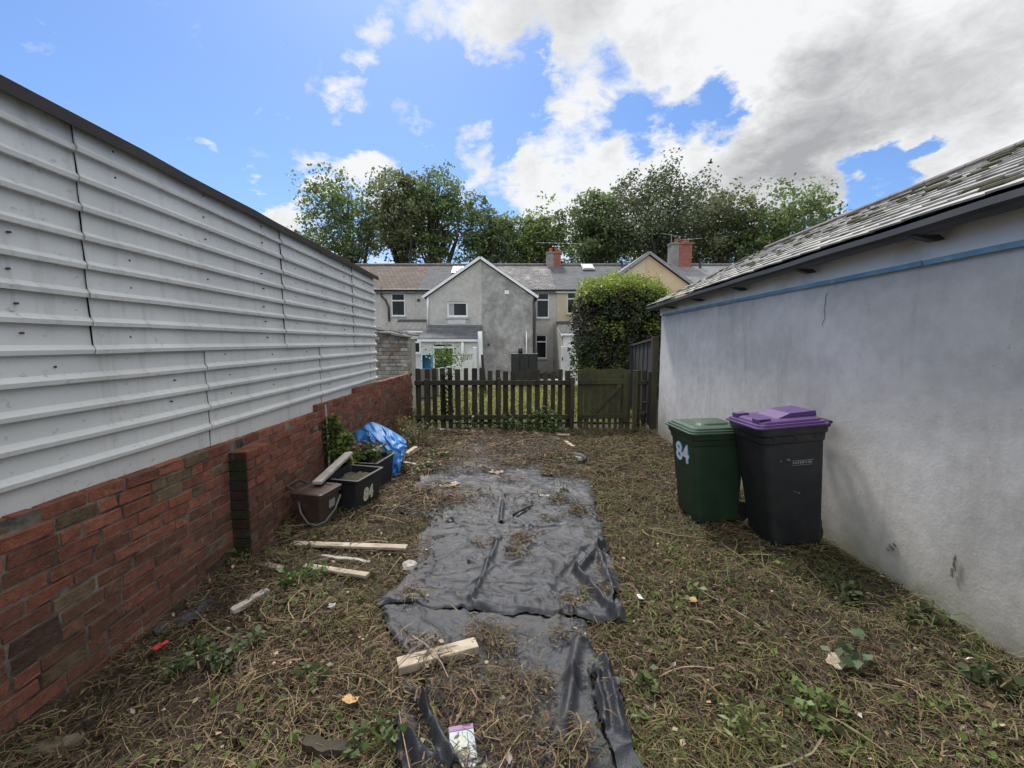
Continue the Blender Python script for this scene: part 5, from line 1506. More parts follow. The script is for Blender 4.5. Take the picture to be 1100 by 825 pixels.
# white pipe, black pipe, vents, dish on the grey gable
def pipe_on(parent, pts, Y, r, mat, name='drainpipe'):
    mb = MB(); mb.tube([at(a, b, Y) for a, b in pts], r, 8); return mb.build(name, M[mat], parent, smooth=True)
pipe_on(gC, [(459.5, 320), (459.3, 330), (459.6, 351)], W1Y - .06, .05, 'upvc')
pipe_on(gC, [(573.6, 322), (573.6, 345), (573.6, 384)], W1Y - .06, .055, 'gutter')
pipe_on(gC, [(565.5, 384), (565.5, 370), (565.5, 356)], W1Y - .06, .035, 'upvc')
pipe_on(hD, [(578.5, 308), (578.5, 316), (575.8, 320), (575.3, 384)], FY - .06, .05, 'upvc')
pipe_on(hE, [(630, 308), (630, 320)], FY - .06, .05, 'upvc')
mb = MB(); a, b, c, d = rect_at((542, 312, 547, 316), W1Y); mb.box(a, b, W1Y - .04, W1Y - .013, c, d); mb.build('vent', M['upvc'], gC)
mb = MB(); a, b, c, d = rect_at((524, 369, 526, 371.5), W1Y); mb.box(a, b, W1Y - .1, W1Y - .013, c, d); mb.build('lamp', M['gutter'], gC)
mb = MB(); a, b, c, d = rect_at((481, 343, 500, 348), W1Y); mb.box(a, b, W1Y - .02, W1Y - .002, c, d); mb.build('panel', M['offwhite'], gC)
mb = MB(); c = at(449.8, 322.5, FY); mb.cyl((c.x, FY - .05, c.z), (c.x, FY + .02, c.z), .1, 12); mb.build('vent', M['gutter'], hB)
pipe_on(hA, [(409.5, 309), (409.5, 318), (414, 322), (417.5, 330), (418, 345)], FY - .1, .06, 'gutter')
# thin service cable on the far walls
# lean to with grey roof in front of the gable
def lean_to(label, roof_px, Y0, Y1, wallmat, roofmat, wins, name='lean_to', wall_px=None, fascia='upvc'):
    (tx0, tx1, ty, bx0, bx1, by) = roof_px
    A, B = at(bx0, by, Y0), at(bx1, by, Y0); Cc, D = at(tx1, ty, Y1), at(tx0, ty, Y1)
    t = thing(name, ((A.x + B.x) / 2, (Y0 + Y1) / 2, ZH), label, 'lean-to')
    mb = MB(); mb.prism([A, B, Cc, D], (0, .02, .08)); mb.build('roof', M[roofmat], t)
    wx0, wx1 = A.x + .12, B.x - .12
    ops = [rect_at(w['r'], Y0 + .12) for w in wins]
    mb = MB(); facade(mb, wx0, wx1, ZH, A.z - .02, Y0 + .12, ops)
    for x, q, r in ((wx0, A, D), (wx1, B, Cc)): mb.add([(x, Y0 + .12, ZH), (x, Y1, ZH), (x, Y1, r.z - .03), (x, Y0 + .12, q.z - .03)], [(0, 1, 2, 3)])
    mb.quad((wx0 + .02, Y0 + .5, ZH), (wx1 - .02, Y0 + .5, ZH), (wx1 - .02, Y0 + .5, A.z - .05), (wx0 + .02, Y0 + .5, A.z - .05))
    mb.build('wall', M[wallmat], t)
    for w, o in zip(wins, ops): window(t, o, Y0 + .12, w.get('split', .25), vert=w.get('vert'), name=w.get('name', 'window'), fw=.09)
    mb = MB(); mb.box(A.x - .02, B.x + .02, Y0 - .03, Y0 - .002, A.z - .06, A.z + .04); mb.build('fascia', M[fascia], t)
    return t
lC = lean_to('white lean-to kitchen with a grey sloping roof below the small gable window', (459.5, 518, 351, 448.5, 515, 365.5), 19.6, W1Y - .02, 'offwhite', 'roof_grey', [dict(r=(464.5, 368, 488, 400), split=.16)])
pipe_on(lC, [(496.8, 365), (496.8, 390)], 19.6 + .06, .07, 'upvc')
pipe_on(lC, [(515.5, 356), (516, 366), (516.5, 384), (516.5, 396)], 19.5, .10, 'upvc', 'white_post')
lA = lean_to('low lean-to with a dark brown tiled roof behind the block outhouse', (428, 458, 344.5, 420, 458, 356), 22.5, FY - .02, 'offwhite', 'roof_dark', [dict(r=(440, 362, 452, 380), split=.3)])
lE = lean_to('white lean-to with a black tiled roof under the cream house window', (597.5, 640, 346.5, 603, 640, 359), 22.5, FY - .02, 'offwhite', 'roof_dark', [dict(r=(611, 365, 620, 372), split=0)], fascia='upvc')
mb = MB(); mb.prism([at(597.4, 347, FY - .05), at(603, 360, 22.45), at(603, 361.6, 22.45), at(597.4, 348.6, FY - .05)], (.05, 0, 0)); mb.build('verge_board', M['upvc'], lE)

# outhouse of pale blocks at the end of the shed
def outhouse():
    rnd = random.Random(33)
    Y = 10.9
    t = thing('outhouse', (at(424, 380, Y).x, Y + 1, ZH), 'old outhouse of pale whitewashed blocks with a broken roof edge, behind the red wall', 'outhouse')
    x0, x1 = at(396, 380, Y).x, at(440.5, 380, Y).x
    z = ZH; mb = MB(); k = 0
    def topz(x):
        f = (x - x0) / (x1 - x0); return at(400, 354, Y).z + (at(440, 361.5, Y).z - at(400, 354, Y).z) * f
    while z < topz(x0):
        x = x0 - (0.12 if k % 2 else 0); h = .095
        while x < x1:
            ln = rnd.uniform(.18, .32); xb_ = min(x + ln, x1)
            if xb_ - x > .04 and z + h < topz((x + xb_) / 2) + .03:
                g = rnd.uniform(.75, 1.1); mb.col = rnd.choice([(.42 * g, .41 * g, .39 * g), (.42 * g, .41 * g, .39 * g), (.33 * g, .31 * g, .29 * g), (.30 * g, .24 * g, .2 * g)])
                mb.obox(((x + xb_) / 2, Y + .05, z + h / 2), (1, 0, rnd.uniform(-.02, .02)), (0, 1, 0), (0, 0, 1), (xb_ - x) / 2 - .005, .05 + rnd.uniform(-.008, .008), h / 2 - .005, 0, ch=.008)
            x += ln
        z += h; k += 1
    mb.col = (1, 1, 1)
    mb.prism([(x0, Y + .025, ZH), (x1 - .01, Y + .025, ZH), (x1 - .01, Y + .025, topz(x1) - .03), (x0, Y + .025, topz(x0) - .03)], (0, .1, 0), 1)
    mb.prism([(x1 - .1, Y + .13, ZH), (x1, Y + .13, ZH), (x1, Y + .13, topz(x1) - .05), (x1 - .1, Y + .13, topz(x1) - .05)], (0, .5, 0), 1)
    mb.build('wall', [M['rubble'], M['mortar2']], t)
    mb = MB(); n = 10
    for i in range(n):
        xa, xb_ = x0 + (x1 + .1 - x0) * i / n, x0 + (x1 + .1 - x0) * (i + 1) / n - .012
        y0 = Y - .12 + rnd.uniform(-.05, .05); zz = topz(xa) + .02 + rnd.uniform(-.015, .03)
        mb.prism([(xa, y0, zz), (xb_, y0, topz(xb_) + .02 + rnd.uniform(-.01, .02)), (xb_, Y + .7, topz(xb_) + .03), (xa, Y + .7, zz + .03)], (0, 0, .03))
    o = mb.build('roof', M['roof_dark'], t)
    mb = MB(); mb.tube([at(405, 356.5, Y - .1), at(420, 357.5, Y - .16), at(442, 362, Y - .14)], .03, 7); mb.build('eaves_board', M['grey_timber'], t)
M['mortar2'] = pmat('mortar2', (0.28, 0.27, 0.25), (0.38, 0.37, 0.35), 6, 0.95, 0.6, 40)
outhouse()

# things standing in the garden beyond the fence
def tank():
    Y = 16.5; t = thing('storage_bin', (at(563, 400, Y).x, Y + .4, zg(Y)), 'black slatted storage box behind the picket fence, against the grey gable', 'storage box')
    a, b, c, d = rect_at((549, 381.5, 577.5, 410), Y)
    n = 3
    for i in range(n):
        xa, xb_ = a + (b - a) * i / n + .01, a + (b - a) * (i + 1) / n - .01
        mb = MB(); mb.obox(((xa + xb_) / 2, Y, (zg(Y) + d) / 2), (1, 0, 0), (0, 1, 0), (0, 0, 1), (xb_ - xa) / 2, .02, (d - zg(Y)) / 2, ch=.008); mb.build('door', M['black_plastic'], t)
    mb = MB(); mb.box(a, b, Y + .03, Y + .8, zg(Y), d - .03); mb.box(a - .02, b + .02, Y - .03, Y + .84, d + .003, d + .05); mb.build('body', M['black_plastic'], t)
    mb = MB(); x = at(559, 375, Y + .3).x; z = d + .05
    mb.loft([rrect(x, Y + .3, .08, .08, .05, z), rrect(x, Y + .3, .09, .09, .06, z + .12), rrect(x, Y + .3, .075, .08, .05, z + .2), rrect(x, Y + .3, .03, .03, .02, z + .24)])
    tag(mb.build('upturned_pot', M['gutter'], smooth=True), 'small black upturned pot on top of the black storage box', 'pot')
tank()
def blue_box():
    Y = 15; t = thing('plastic_crate', (at(458, 388, Y).x, Y, zg(Y)), 'bright blue open crate on its side among the plants behind the fence', 'crate')
    a, b, c, d = rect_at((453, 381, 463.5, 396), Y)
    mb = MB(); mb.box(a, b, Y + .3, Y + .33, c, d); mb.box(a, a + .025, Y, Y + .3, c, d); mb.box(b - .025, b, Y, Y + .3, c, d); mb.box(a + .027, b - .027, Y, Y + .3, c, c + .02); mb.box(a + .027, b - .027, Y, Y + .3, d - .02, d)
    mb.build('shell', M['bluebin'], t)
    mb = MB(); mb.box(a - .01, a + .02, Y - .02, Y - .003, c, d); mb.build('edge_trim', M['upvc'], t)
    s = thing('box_stand', ((a + b) / 2, Y + .15, zg(Y)), 'rough low block plinth under the blue crate', 'plinth')
    mb = MB(); mb.obox(((a + b) / 2 - .3, Y + .2, (zg(Y) + c) / 2 - .004), (1, 0, 0), (0, 1, 0), (0, 0, 1), .62, .3, (c - zg(Y)) / 2 - .004, ch=.02); mb.build('block', M['rubble_plain'], s)
blue_box()
def steps():
    Y = 16.0
    t = thing('garden_wall', (at(500, 395, Y).x, Y, zg(Y)), 'low white garden wall with a pierced block balustrade and slanting top, behind the fence', 'garden wall')
    mb = MB(); P = lambda a, b: at(a, b, Y)
    mb.prism([Vector((P(455, 400).x, Y, zg(Y) - .1)), Vector((P(508, 400).x, Y, zg(Y) - .1)), P(508, 387), P(492, 391), P(475, 395), P(455, 398)], (0, .2, 0)); mb.build('wall', M['white_paint'], t)
    for i in range(6):
        xa = 494.5 + i * 2.2; a, b, c, d = rect_at((xa, 380.5, xa + 1.2, 387), Y)
        mb = MB(); mb.obox(((a + b) / 2, Y + .1, (c + d) / 2), (1, 0, .5 if i % 2 else -.5), (0, 1, 0), (0, 0, 1), (b - a) / 2, .05, (d - c) / 2, ch=.01); mb.build('baluster', M['concrete'], t)
    a, b, c, d = rect_at((493.5, 379.5, 508, 381), Y); mb = MB(); mb.box(a, b, Y + .02, Y + .18, c, d); mb.build('coping', M['concrete'], t)
    for px, py in ((510, 373), (492.8, 380)):
        x = P(px, 385).x; z = P(px, py).z; mb = MB(); mb.obox((x, Y + .1, (z + zg(Y)) / 2), (1, 0, 0), (0, 1, 0), (0, 0, 1), .07, .07, (z - zg(Y)) / 2, ch=.015); mb.build('post', M['white_paint'], t)
    Y2 = 17.0
    d = thing('white_door', (at(608, 385, Y2).x, Y2, zg(Y2)), 'narrow white panelled side door standing beyond the fence, left of the hedge', 'door')
    a, b, c, e = rect_at((602.5, 372, 614, 404), Y2)
    mb = MB(); mb.obox(((a + b) / 2, Y2, (c + e) / 2), (1, .2, 0), (-.2, 1, 0), (0, 0, 1), (b - a) / 2, .025, (e - c) / 2, ch=.008); mb.build('leaf', M['upvc'], d)
    mb = MB()
    for (f0, f1) in ((.08, .45), (.52, .92)):
        mb.obox(((a + b) / 2, Y2 - .028, c + (e - c) * (f0 + f1) / 2), (1, .2, 0), (-.2, 1, 0), (0, 0, 1), (b - a) / 2 - .1, .008, (e - c) * (f1 - f0) / 2, ch=.005)
    mb.build('panel_moulding', M['white_paint'], d)
    mb = MB(); mb.obox((a + .05, Y2 - .06, (c + e) / 2 + .1), (1, 0, 0), (0, 1, 0), (0, 0, 1), .02, .03, .06, ch=.008); mb.build('handle', M['iron'], d)
    pl = thing('leaning_post', (at(519, 390, 14).x, 14, zg(14)), 'dark leaning post beside the white post, left of the storage box', 'post')
    A, B = at(517.8, 381, 14), at(522.5, 400, 14); B.z = zg(14) - .1; B.x = A.x + .12; mb = MB(); mb.tube([B, (A + B) / 2, A], [.06, .055, .04], 8); mb.build('shaft', M['black_timber'], pl)
steps()

# ------------------------------------------------------------------ trees
def tree(label, px, base_py, crown, Y, nleaf, leafcol, seed, leaf=.33, trunk_r=.28, ivy=False, fork=None, group='trees behind the terrace', name='tree', lobes=None, spiky=0):
    """crown: pixel box (x0, top, x1, bottom) of the foliage at depth Y"""
    rng = np.random.default_rng(seed); rnd = random.Random(seed)
    x0, x1, zb, zt = rect_at(crown, Y)
    xt = at(px, base_py, Y).x
    zb0 = -.5
    t = thing(name, (xt, Y, zb0), label, 'tree', group)
    cx, cz, rx, rz = (x0 + x1) / 2, (zb + zt) / 2, (x1 - x0) / 2, (zt - zb) / 2
    ry = rx * .8
    # cluster centres in an irregular envelope
    ncl = 60
    cl = []
    tries = 0
    while len(cl) < ncl and tries < 9000:
        tries += 1
        u = rng.uniform(-1, 1, 3)
        r = np.linalg.norm(u)
        if r > .95 or r < .28: continue
        a = math.atan2(u[2], u[0])
        env = .70 + .42 * vnoise(np.array([a * 1.9 + seed]), np.array([u[1] * 2.0]), seed)[0]
        if r > env: continue
        p = Vector((cx + u[0] * rx, Y + u[1] * ry, cz + u[2] * rz))
        if any((p - q).length < .11 * (rx + rz) for q in cl) and rng.random() < .8: continue
        cl.append(p)
    # trunk and limbs
    mb = MB()
    top = Vector((cx + (xt - cx) * .3, Y, cz + rz * .45))
    k = 8
    tp = [Vector((xt + (top.x - xt) * (i / k) ** 1.5 + rnd.uniform(-.12, .12), Y + rnd.uniform(-.15, .15), zb0 + (top.z - zb0) * i / k)) for i in range(k + 1)]
    mb.tube(tp, [trunk_r * (1.25 if i == 0 else 1) * (1 - .8 * i / k) + .03 for i in range(k + 1)], 9)
    if fork:
        f = Vector((at(fork[0], fork[1], Y).x, Y + .5, at(fork[0], fork[1], Y).z)); s = tp[3]
        mb.tube([s, s.lerp(f, .4) + Vector((0, 0, -.4)), s.lerp(f, .75) + Vector((0, 0, -.1)), f], [trunk_r * .7, trunk_r * .6, trunk_r * .45, trunk_r * .2], 8)
    for q in cl:
        i = rnd.randint(3, k - 1); s = tp[i]
        if q.z < s.z + .3: s = tp[max(2, i - 3)]
        m = s.lerp(q, .5) + Vector((rnd.uniform(-.3, .3), rnd.uniform(-.3, .3), rnd.uniform(-.1, .5)))
        r0 = trunk_r * rnd.uniform(.2, .36)
        mb.tube([s, s.lerp(m, .5) + Vector((0, 0, .1)), m, q], [r0, r0 * .75, r0 * .5, .02], 5)
    mb.build('trunk', M['bark'], t, smooth=True)
    # leaves
    P, C = [], []
    per = int(nleaf * 1.4) // max(len(cl), 1)
    lc = np.array(leafcol)
    for q in cl:
        n = int(per * rng.uniform(.55, 1.45))
        sc = rng.uniform(.6, 1.15) * .145 * (rx + rz)
        sub = rng.normal(size=(6, 3)) * np.array([sc, sc, sc * .62])
        w = rng.integers(0, 6, n)
        pts = np.array(q) + np.clip(sub[w], -1.3 * sc, 1.3 * sc) + np.clip(rng.normal(size=(n, 3)), -1.5, 1.5) * np.array([sc, sc, sc * .7]) * .36
        if spiky:
            m_ = rng.random(n) < .35
            pts[m_] += np.array([.35, 0, .75]) * (rng.random((m_.sum(), 1)) ** 1.5) * spiky
        P.append(pts); g = rng.uniform(.72, 1.3)
        C.append(jitter_cols(lc * g, n, .3, rng))
    if ivy:
        n = 1500; i = rng.uniform(.1, .75, n); a = rng.uniform(0, 6.28, n)
        seg = np.clip((i * k).astype(int), 0, k - 1); fr = i * k - seg
        ta = np.array([list(v) for v in tp])
        b = ta[seg] * (1 - fr[:, None]) + ta[seg + 1] * fr[:, None]
        rr = trunk_r * (1.9 + .8 * rng.random(n))
        P.append(b + np.stack([rr * np.cos(a), rr * np.sin(a), rng.normal(0, .1, n)], 1)); C.append(jitter_cols((.028, .05, .018), n, .3, rng))
    P = np.concatenate(P); C = np.concatenate(C)
    V, F, CC = leaves_np(P, leaf, C, up=.35, aspect=.62, rng=rng)
    mesh_np('crown', V, F, M['treeleaf'], CC, parent=t)
    return t
GRN, DRK, OLV, YGR = (.18, .245, .092), (.155, .21, .09), (.195, .22, .105), (.195, .26, .088)
tree('leafy tree with a thin leaning crown, leftmost tall tree above the brown roof', 384, 285, (322, 190, 420, 288), 44, 5200, GRN, 101, trunk_r=.3, fork=(398, 235))
tree('tall tree whose trunk is wrapped in ivy, behind the brown roof', 437, 285, (396, 178, 462, 284), 43, 5200, OLV, 102, ivy=True, trunk_r=.42)
tree('broad tall tree with a forked bare trunk behind the grey roof and rooflight', 463, 285, (430, 181, 506, 280), 45, 6500, GRN, 103, trunk_r=.5, fork=(492, 250))
tree('rounded green tree with blue sky showing through, left of the smaller chimney', 528, 285, (494, 216, 556, 288), 44, 4200, DRK, 104)
tree('lower bright green tree directly behind the smaller chimney', 583, 285, (548, 222, 612, 290), 46, 4200, YGR, 105)
tree('dense mid green tree between the two chimneys', 640, 285, (600, 204, 680, 292), 44, 7500, DRK, 106)
tree('tallest dark tree with spiky upright shoots, behind the larger chimney', 708, 285, (652, 180, 765, 292), 42, 11000, (.13, .155, .085), 107, spiky=.9, leaf=.28)
tree('slender brownish tree just right of the tallest spiky tree', 778, 285, (742, 200, 812, 292), 44, 5200, (.14, .15, .08), 108, spiky=.6)
tree('wide bright green tree beyond the garage roof, rightmost of the row', 842, 285, (788, 201, 905, 300), 43, 8500, GRN, 109)
tree('small bushy tree just showing above the metal shed roof edge', 330, 270, (306, 250, 352, 290), 46, 1800, OLV, 110, name='small_tree')
tree('dark low tree filling the gap behind the grey gable apex', 555, 290, (500, 250, 610, 300), 48, 4200, DRK, 111)
tree('dark low tree behind the pale roof and larger chimney', 745, 290, (660, 245, 830, 305), 49, 6000, DRK, 112)
tree('dark low tree behind the blue grey roof and rooflight', 640, 292, (596, 248, 700, 302), 50, 4500, DRK, 113)

# ------------------------------------------------------------------ clipped hedge
def hedge():
    rng = np.random.default_rng(55)
    Y0 = 12.6
    x0, x1 = at(627, 350, Y0).x, at(729, 340, Y0).x
    zt = at(660, 306, Y0).z; z0 = zg(Y0)
    t = thing('clipped_hedge', ((x0 + x1) / 2, Y0 + 1, z0), 'big clipped evergreen hedge with yellow green new shoots on top, behind the gate', 'hedge')
    cx, hx, hy = (x0 + x1) / 2, (x1 - x0) / 2, 1.15; cy = Y0 + hy
    def surf(n, frac_top=.3):
        u = rng.uniform(-1, 1, (n, 3))
        f = rng.integers(0, 5, n)
        ax = np.where(f == 0, 0, np.where(f == 1, 0, np.where(f == 2, 1, np.where(f == 3, 2, 1))))
        sg = np.where(f == 1, 1, -1); sg = np.where(f == 3, 1, sg)
        u[np.arange(n), ax] = sg
        # rounded box
        q = u / (np.abs(u) ** 7).sum(1)[:, None] ** (1 / 7)
        h = (zt - z0) / 2
        top = np.clip((q[:, 2] + 1) / 2, 0, 1)
        bul = 1 - .10 * (1 - top) + .05 * np.sin(q[:, 2] * 3)
        nz = .26 * (fbm(q[:, 0] * 4 + q[:, 1] * 3, q[:, 2] * 5, 61) - .5)
        P = np.stack([cx + q[:, 0] * hx * bul, cy + q[:, 1] * hy * bul, z0 + (q[:, 2] + 1) * h - .28 * np.clip(q[:, 0] - .1, 0, 1) * top - .10 * np.clip(-q[:, 0] - .6, 0, 1)], 1)
        P += q * nz[:, None]
        return P, q
    P, q = surf(26000)
    P += rng.normal(0, .05, P.shape)
    n = len(P)
    dens = fbm(P[:, 0] * 3 + 5, P[:, 2] * 3, 71) + rng.normal(0, .12, n)
    keep = dens > .33
    P, q = P[keep], q[keep]; n = len(P)
    C = jitter_cols((.046, .066, .027), n, .4, rng)
    brown = fbm(P[:, 0] * 2.2, P[:, 2] * 2.2, 75, 3) + rng.normal(0, .05, n) > .58
    C[brown] = jitter_cols((.058, .05, .032), brown.sum(), .35, rng)
    yg = (fbm(P[:, 0] * 2.0 + 9, P[:, 2] * 2.4, 79, 3) + rng.normal(0, .06, n) + .6 * np.clip(q[:, 2] - .6, 0, 1) > .62)
    C[yg] = jitter_cols((.15, .195, .04), yg.sum(), .3, rng)
    V, F, CC = leaves_np(P, .085, C, up=.2, aspect=.6, rng=rng, nrm=q)
    # new shoots standing up along the top
    n2 = 15000
    xx = rng.uniform(-1, 1, n2); yy = rng.uniform(-1, 1, n2)
    zz = zt - .28 * np.clip(xx - .1, 0, 1) - .10 * np.clip(-xx - .6, 0, 1) - .3 * np.abs(xx) ** 7 - .25 * np.abs(yy) ** 7
    sh = fbm(xx * 7, yy * 6, 83, 3)
    P2 = np.stack([cx + xx * hx, cy + yy * hy, zz + rng.uniform(-.2, .36, n2) * (sh * 2.3 - .25)], 1)
    C2 = jitter_cols((.26, .33, .06), n2, .35, rng)
    V2, F2, CC2 = leaves_np(P2, .095, C2, up=.1, aspect=.42, rng=rng)
    mesh_np('foliage', np.concatenate([V, V2]), np.concatenate([F, F2 + len(V)]), M['leaf'], np.concatenate([CC, CC2]), parent=t)
    # twiggy dark core
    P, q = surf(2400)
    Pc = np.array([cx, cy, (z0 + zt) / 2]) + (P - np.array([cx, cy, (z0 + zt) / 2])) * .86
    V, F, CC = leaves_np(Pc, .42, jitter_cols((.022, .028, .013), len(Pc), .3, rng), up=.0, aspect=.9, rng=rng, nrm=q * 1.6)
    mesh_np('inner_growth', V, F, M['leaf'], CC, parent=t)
    mb = MB()
    for i in range(5):
        x = cx - hx * .7 + hx * 1.4 * i / 4; mb.tube([(x, cy, z0 - .05), (x + rng.uniform(-.1, .1), cy, z0 + 1), (x + rng.uniform(-.3, .3), cy, zt - .4)], [.06, .045, .02], 6)
        if i == 0: pass
    mb.build('stem', M['bark'], t)
hedge()

# ------------------------------------------------------------------ plants
def plant(name, label, cat, P, size, col, stems=None, up=.4, aspect=.75, seed=0, var=.3, loc=None, group=None, extra=None, mat='leaf'):
    rng = np.random.default_rng(seed)
    P = np.asarray(P)
    loc = loc if loc is not None else Vector((P[:, 0].mean(), P[:, 1].mean(), P[:, 2].min()))
    t = thing(name, loc, label, cat, group)
    V, F, C = leaves_np(P, size, jitter_cols(col, len(P), var, rng), up=up, aspect=aspect, rng=rng)
    if extra:
        for (P3, s3, c3) in extra:
            v, f, c = leaves_np(np.asarray(P3), s3, jitter_cols(c3, len(P3), .2, rng), up=up, aspect=.9, rng=rng)
            F = np.concatenate([F, f + len(V)]); V = np.concatenate([V, v]); C = np.concatenate([C, c])
    mesh_np('foliage', V, F, M[mat], C, parent=t)
    if stems:
        mb = MB()
        for s in stems: mb.tube(s, [.006] * (len(s) - 1) + [.002], 5)
        mb.build('stem', M['stem'], t)
    return t
M['stem'] = pmat('stem', (0.12, 0.11, 0.05), (0.2, 0.17, 0.09), 10, 0.8)

def weed(px, py, r, h, n, size, col, label, seed, cat='weed', name='weed', group='weeds in the cut grass', extra=None, aspect=.75, up=.45):
    rng = np.random.default_rng(seed); c = G(px, py)
    P = []; stems = []
    ns = max(3, n // 14)
    for i in range(ns):
        a = rng.uniform(0, 6.28); rr = r * math.sqrt(rng.random())
        hh = h * rng.uniform(.45, 1.1) * (1 - .4 * rr / r)
        b = c + Vector((rr * .3 * math.cos(a), rr * .3 * math.sin(a), 0)); e = c + Vector((rr * math.cos(a), rr * math.sin(a), hh))
        m = b.lerp(e, .55) + Vector((0, 0, hh * .2))
        stems.append([b, m, e])
        k = n // ns
        for j in range(k):
            f = rng.uniform(.35, 1.05); q = (b.lerp(m, f * 2) if f < .5 else m.lerp(e, f * 2 - 1)) if f <= 1 else e
            P.append(q + Vector(rng.normal(0, size * .55, 3)))
    P = np.array([list(p) for p in P]); P[:, 2] = np.maximum(P[:, 2], c.z + .02)
    ex = None
    if extra: ex = [(P[rng.integers(0, len(P), extra[0])] + np.array([0, 0, extra[3]]), extra[1], extra[2])]
    return plant(name, label, cat, P, size, col, stems, seed=seed, loc=c, group=group, aspect=aspect, up=up, extra=ex)

weed(325, 630, .17, .15, 95, .055, (.085, .14, .04), 'rounded leafy weed patch just below the lower thin plank', 301)
weed(255, 612, .10, .2, 60, .05, (.07, .12, .035), 'leafy green weed at the foot of the brick pier', 302)
weed(306, 578, .05, .12, 34, .04, (.11, .19, .04), 'small bright green weed between pier and brown food caddy', 303)
weed(196, 712, .16, .10, 130, .04, (.065, .105, .04), 'low green weed with tiny yellow flowers by the red tag', 304, extra=(5, .022, (.6, .48, .03), .03))
weed(255, 705, .13, .09, 90, .045, (.08, .115, .05), 'grey green low weed right of the yellow flowered one', 305)
weed(622, 655, .10, .10, 110, .035, (.10, .16, .04), 'feathery green weed growing through the folded corner of the largest sheet', 306, aspect=.35)
weed(405, 810, .14, .12, 90, .04, (.085, .125, .04), 'green weed left of the rumpled black plastic scrap', 307, extra=(2, .02, (.6, .48, .03), .03))
weed(300, 655, .10, .07, 50, .04, (.09, .115, .045), 'sparse flat weed under the leafy patch left of the sheets', 308)
weed(925, 720, .12, .10, 30, .075, (.075, .11, .055), 'broad leaved weed low in the grass near the rendered wall', 309)
weed(745, 645, .11, .08, 60, .045, (.10, .135, .045), 'pale green weed in the grass in front of the black bin', 310)
weed(1035, 785, .16, .12, 110, .045, (.13, .16, .045), 'yellowish grass weed in the near right corner of the yard', 311, aspect=.3)
weed(800, 790, .15, .12, 120, .05, (.13, .165, .045), 'pale grassy weed tuft in the nearest grass right of the torn strip', 312, aspect=.25)
weed(688, 735, .09, .06, 26, .055, (.085, .12, .04), 'small round leaved weed beside the torn black strip', 313)
weed(690, 785, .10, .09, 60, .04, (.12, .14, .045), 'grassy weed close to the right edge of the nearest sheet', 314, aspect=.3)
weed(345, 655, .07, .05, 26, .04, (.085, .115, .05), 'tiny weed in the straw left of the largest sheet', 315)
weed(455, 508, .28, .16, 190, .05, (.075, .105, .035), 'spreading green weed patch right of the blue tarpaulin', 316)
weed(605, 530, .08, .05, 40, .04, (.10, .115, .03), 'small mossy weed tuft on the far part of the plastic', 317)
weed(470, 492, .22, .14, 130, .05, (.085, .12, .04), 'green weed patch beyond the blue tarpaulin, beside the debris', 318)
weed(458, 535, .14, .08, 60, .045, (.085, .115, .04), 'small weed at the left edge of the short upper sheet', 319)
weed(985, 668, .13, .10, 80, .05, (.06, .085, .035), 'dark green weeds at the foot of the rendered wall', 320)
weed(905, 640, .12, .09, 80, .045, (.07, .09, .035), 'low dark weeds by the wall in front of the black bin', 321)
weed(1075, 745, .14, .10, 90, .05, (.065, .09, .036), 'weeds against the wall near the right edge', 322)
weed(870, 770, .13, .09, 90, .05, (.10, .14, .04), 'bright low weeds between the grassy tuft and the near right corner', 323)
weed(720, 600, .12, .07, 90, .04, (.10, .125, .045), 'faint green patch in the grass left of the black bin', 324)
weed(60, 735, .12, .08, 70, .045, (.09, .12, .045), 'low weed at the foot of the brick wall near the left edge', 325)
weed(330, 735, .12, .07, 70, .04, (.085, .115, .045), 'flat weed rosette in the straw left of the thick plank', 326)
# weeds along the foot of the brick wall
for i, (px, py, r, h, n, c, lb) in enumerate([(425, 470, .35, .55, 420, (.20, .17, .06), 'dried yellow weeds standing against the brick wall beside the blue tarpaulin'),
        (448, 478, .35, .5, 420, (.13, .15, .07), 'pale grey green weeds between the blue tarpaulin and the fence'),
        (436, 455, .3, .55, 300, (.16, .12, .055), 'brown dry stalks in the far corner by the brick wall')]):
    weed(px, py, r, h, n, .055, c, lb, 330 + i, name='tall_weed', group='tall weeds in the far left corner', aspect=.35, up=.2)
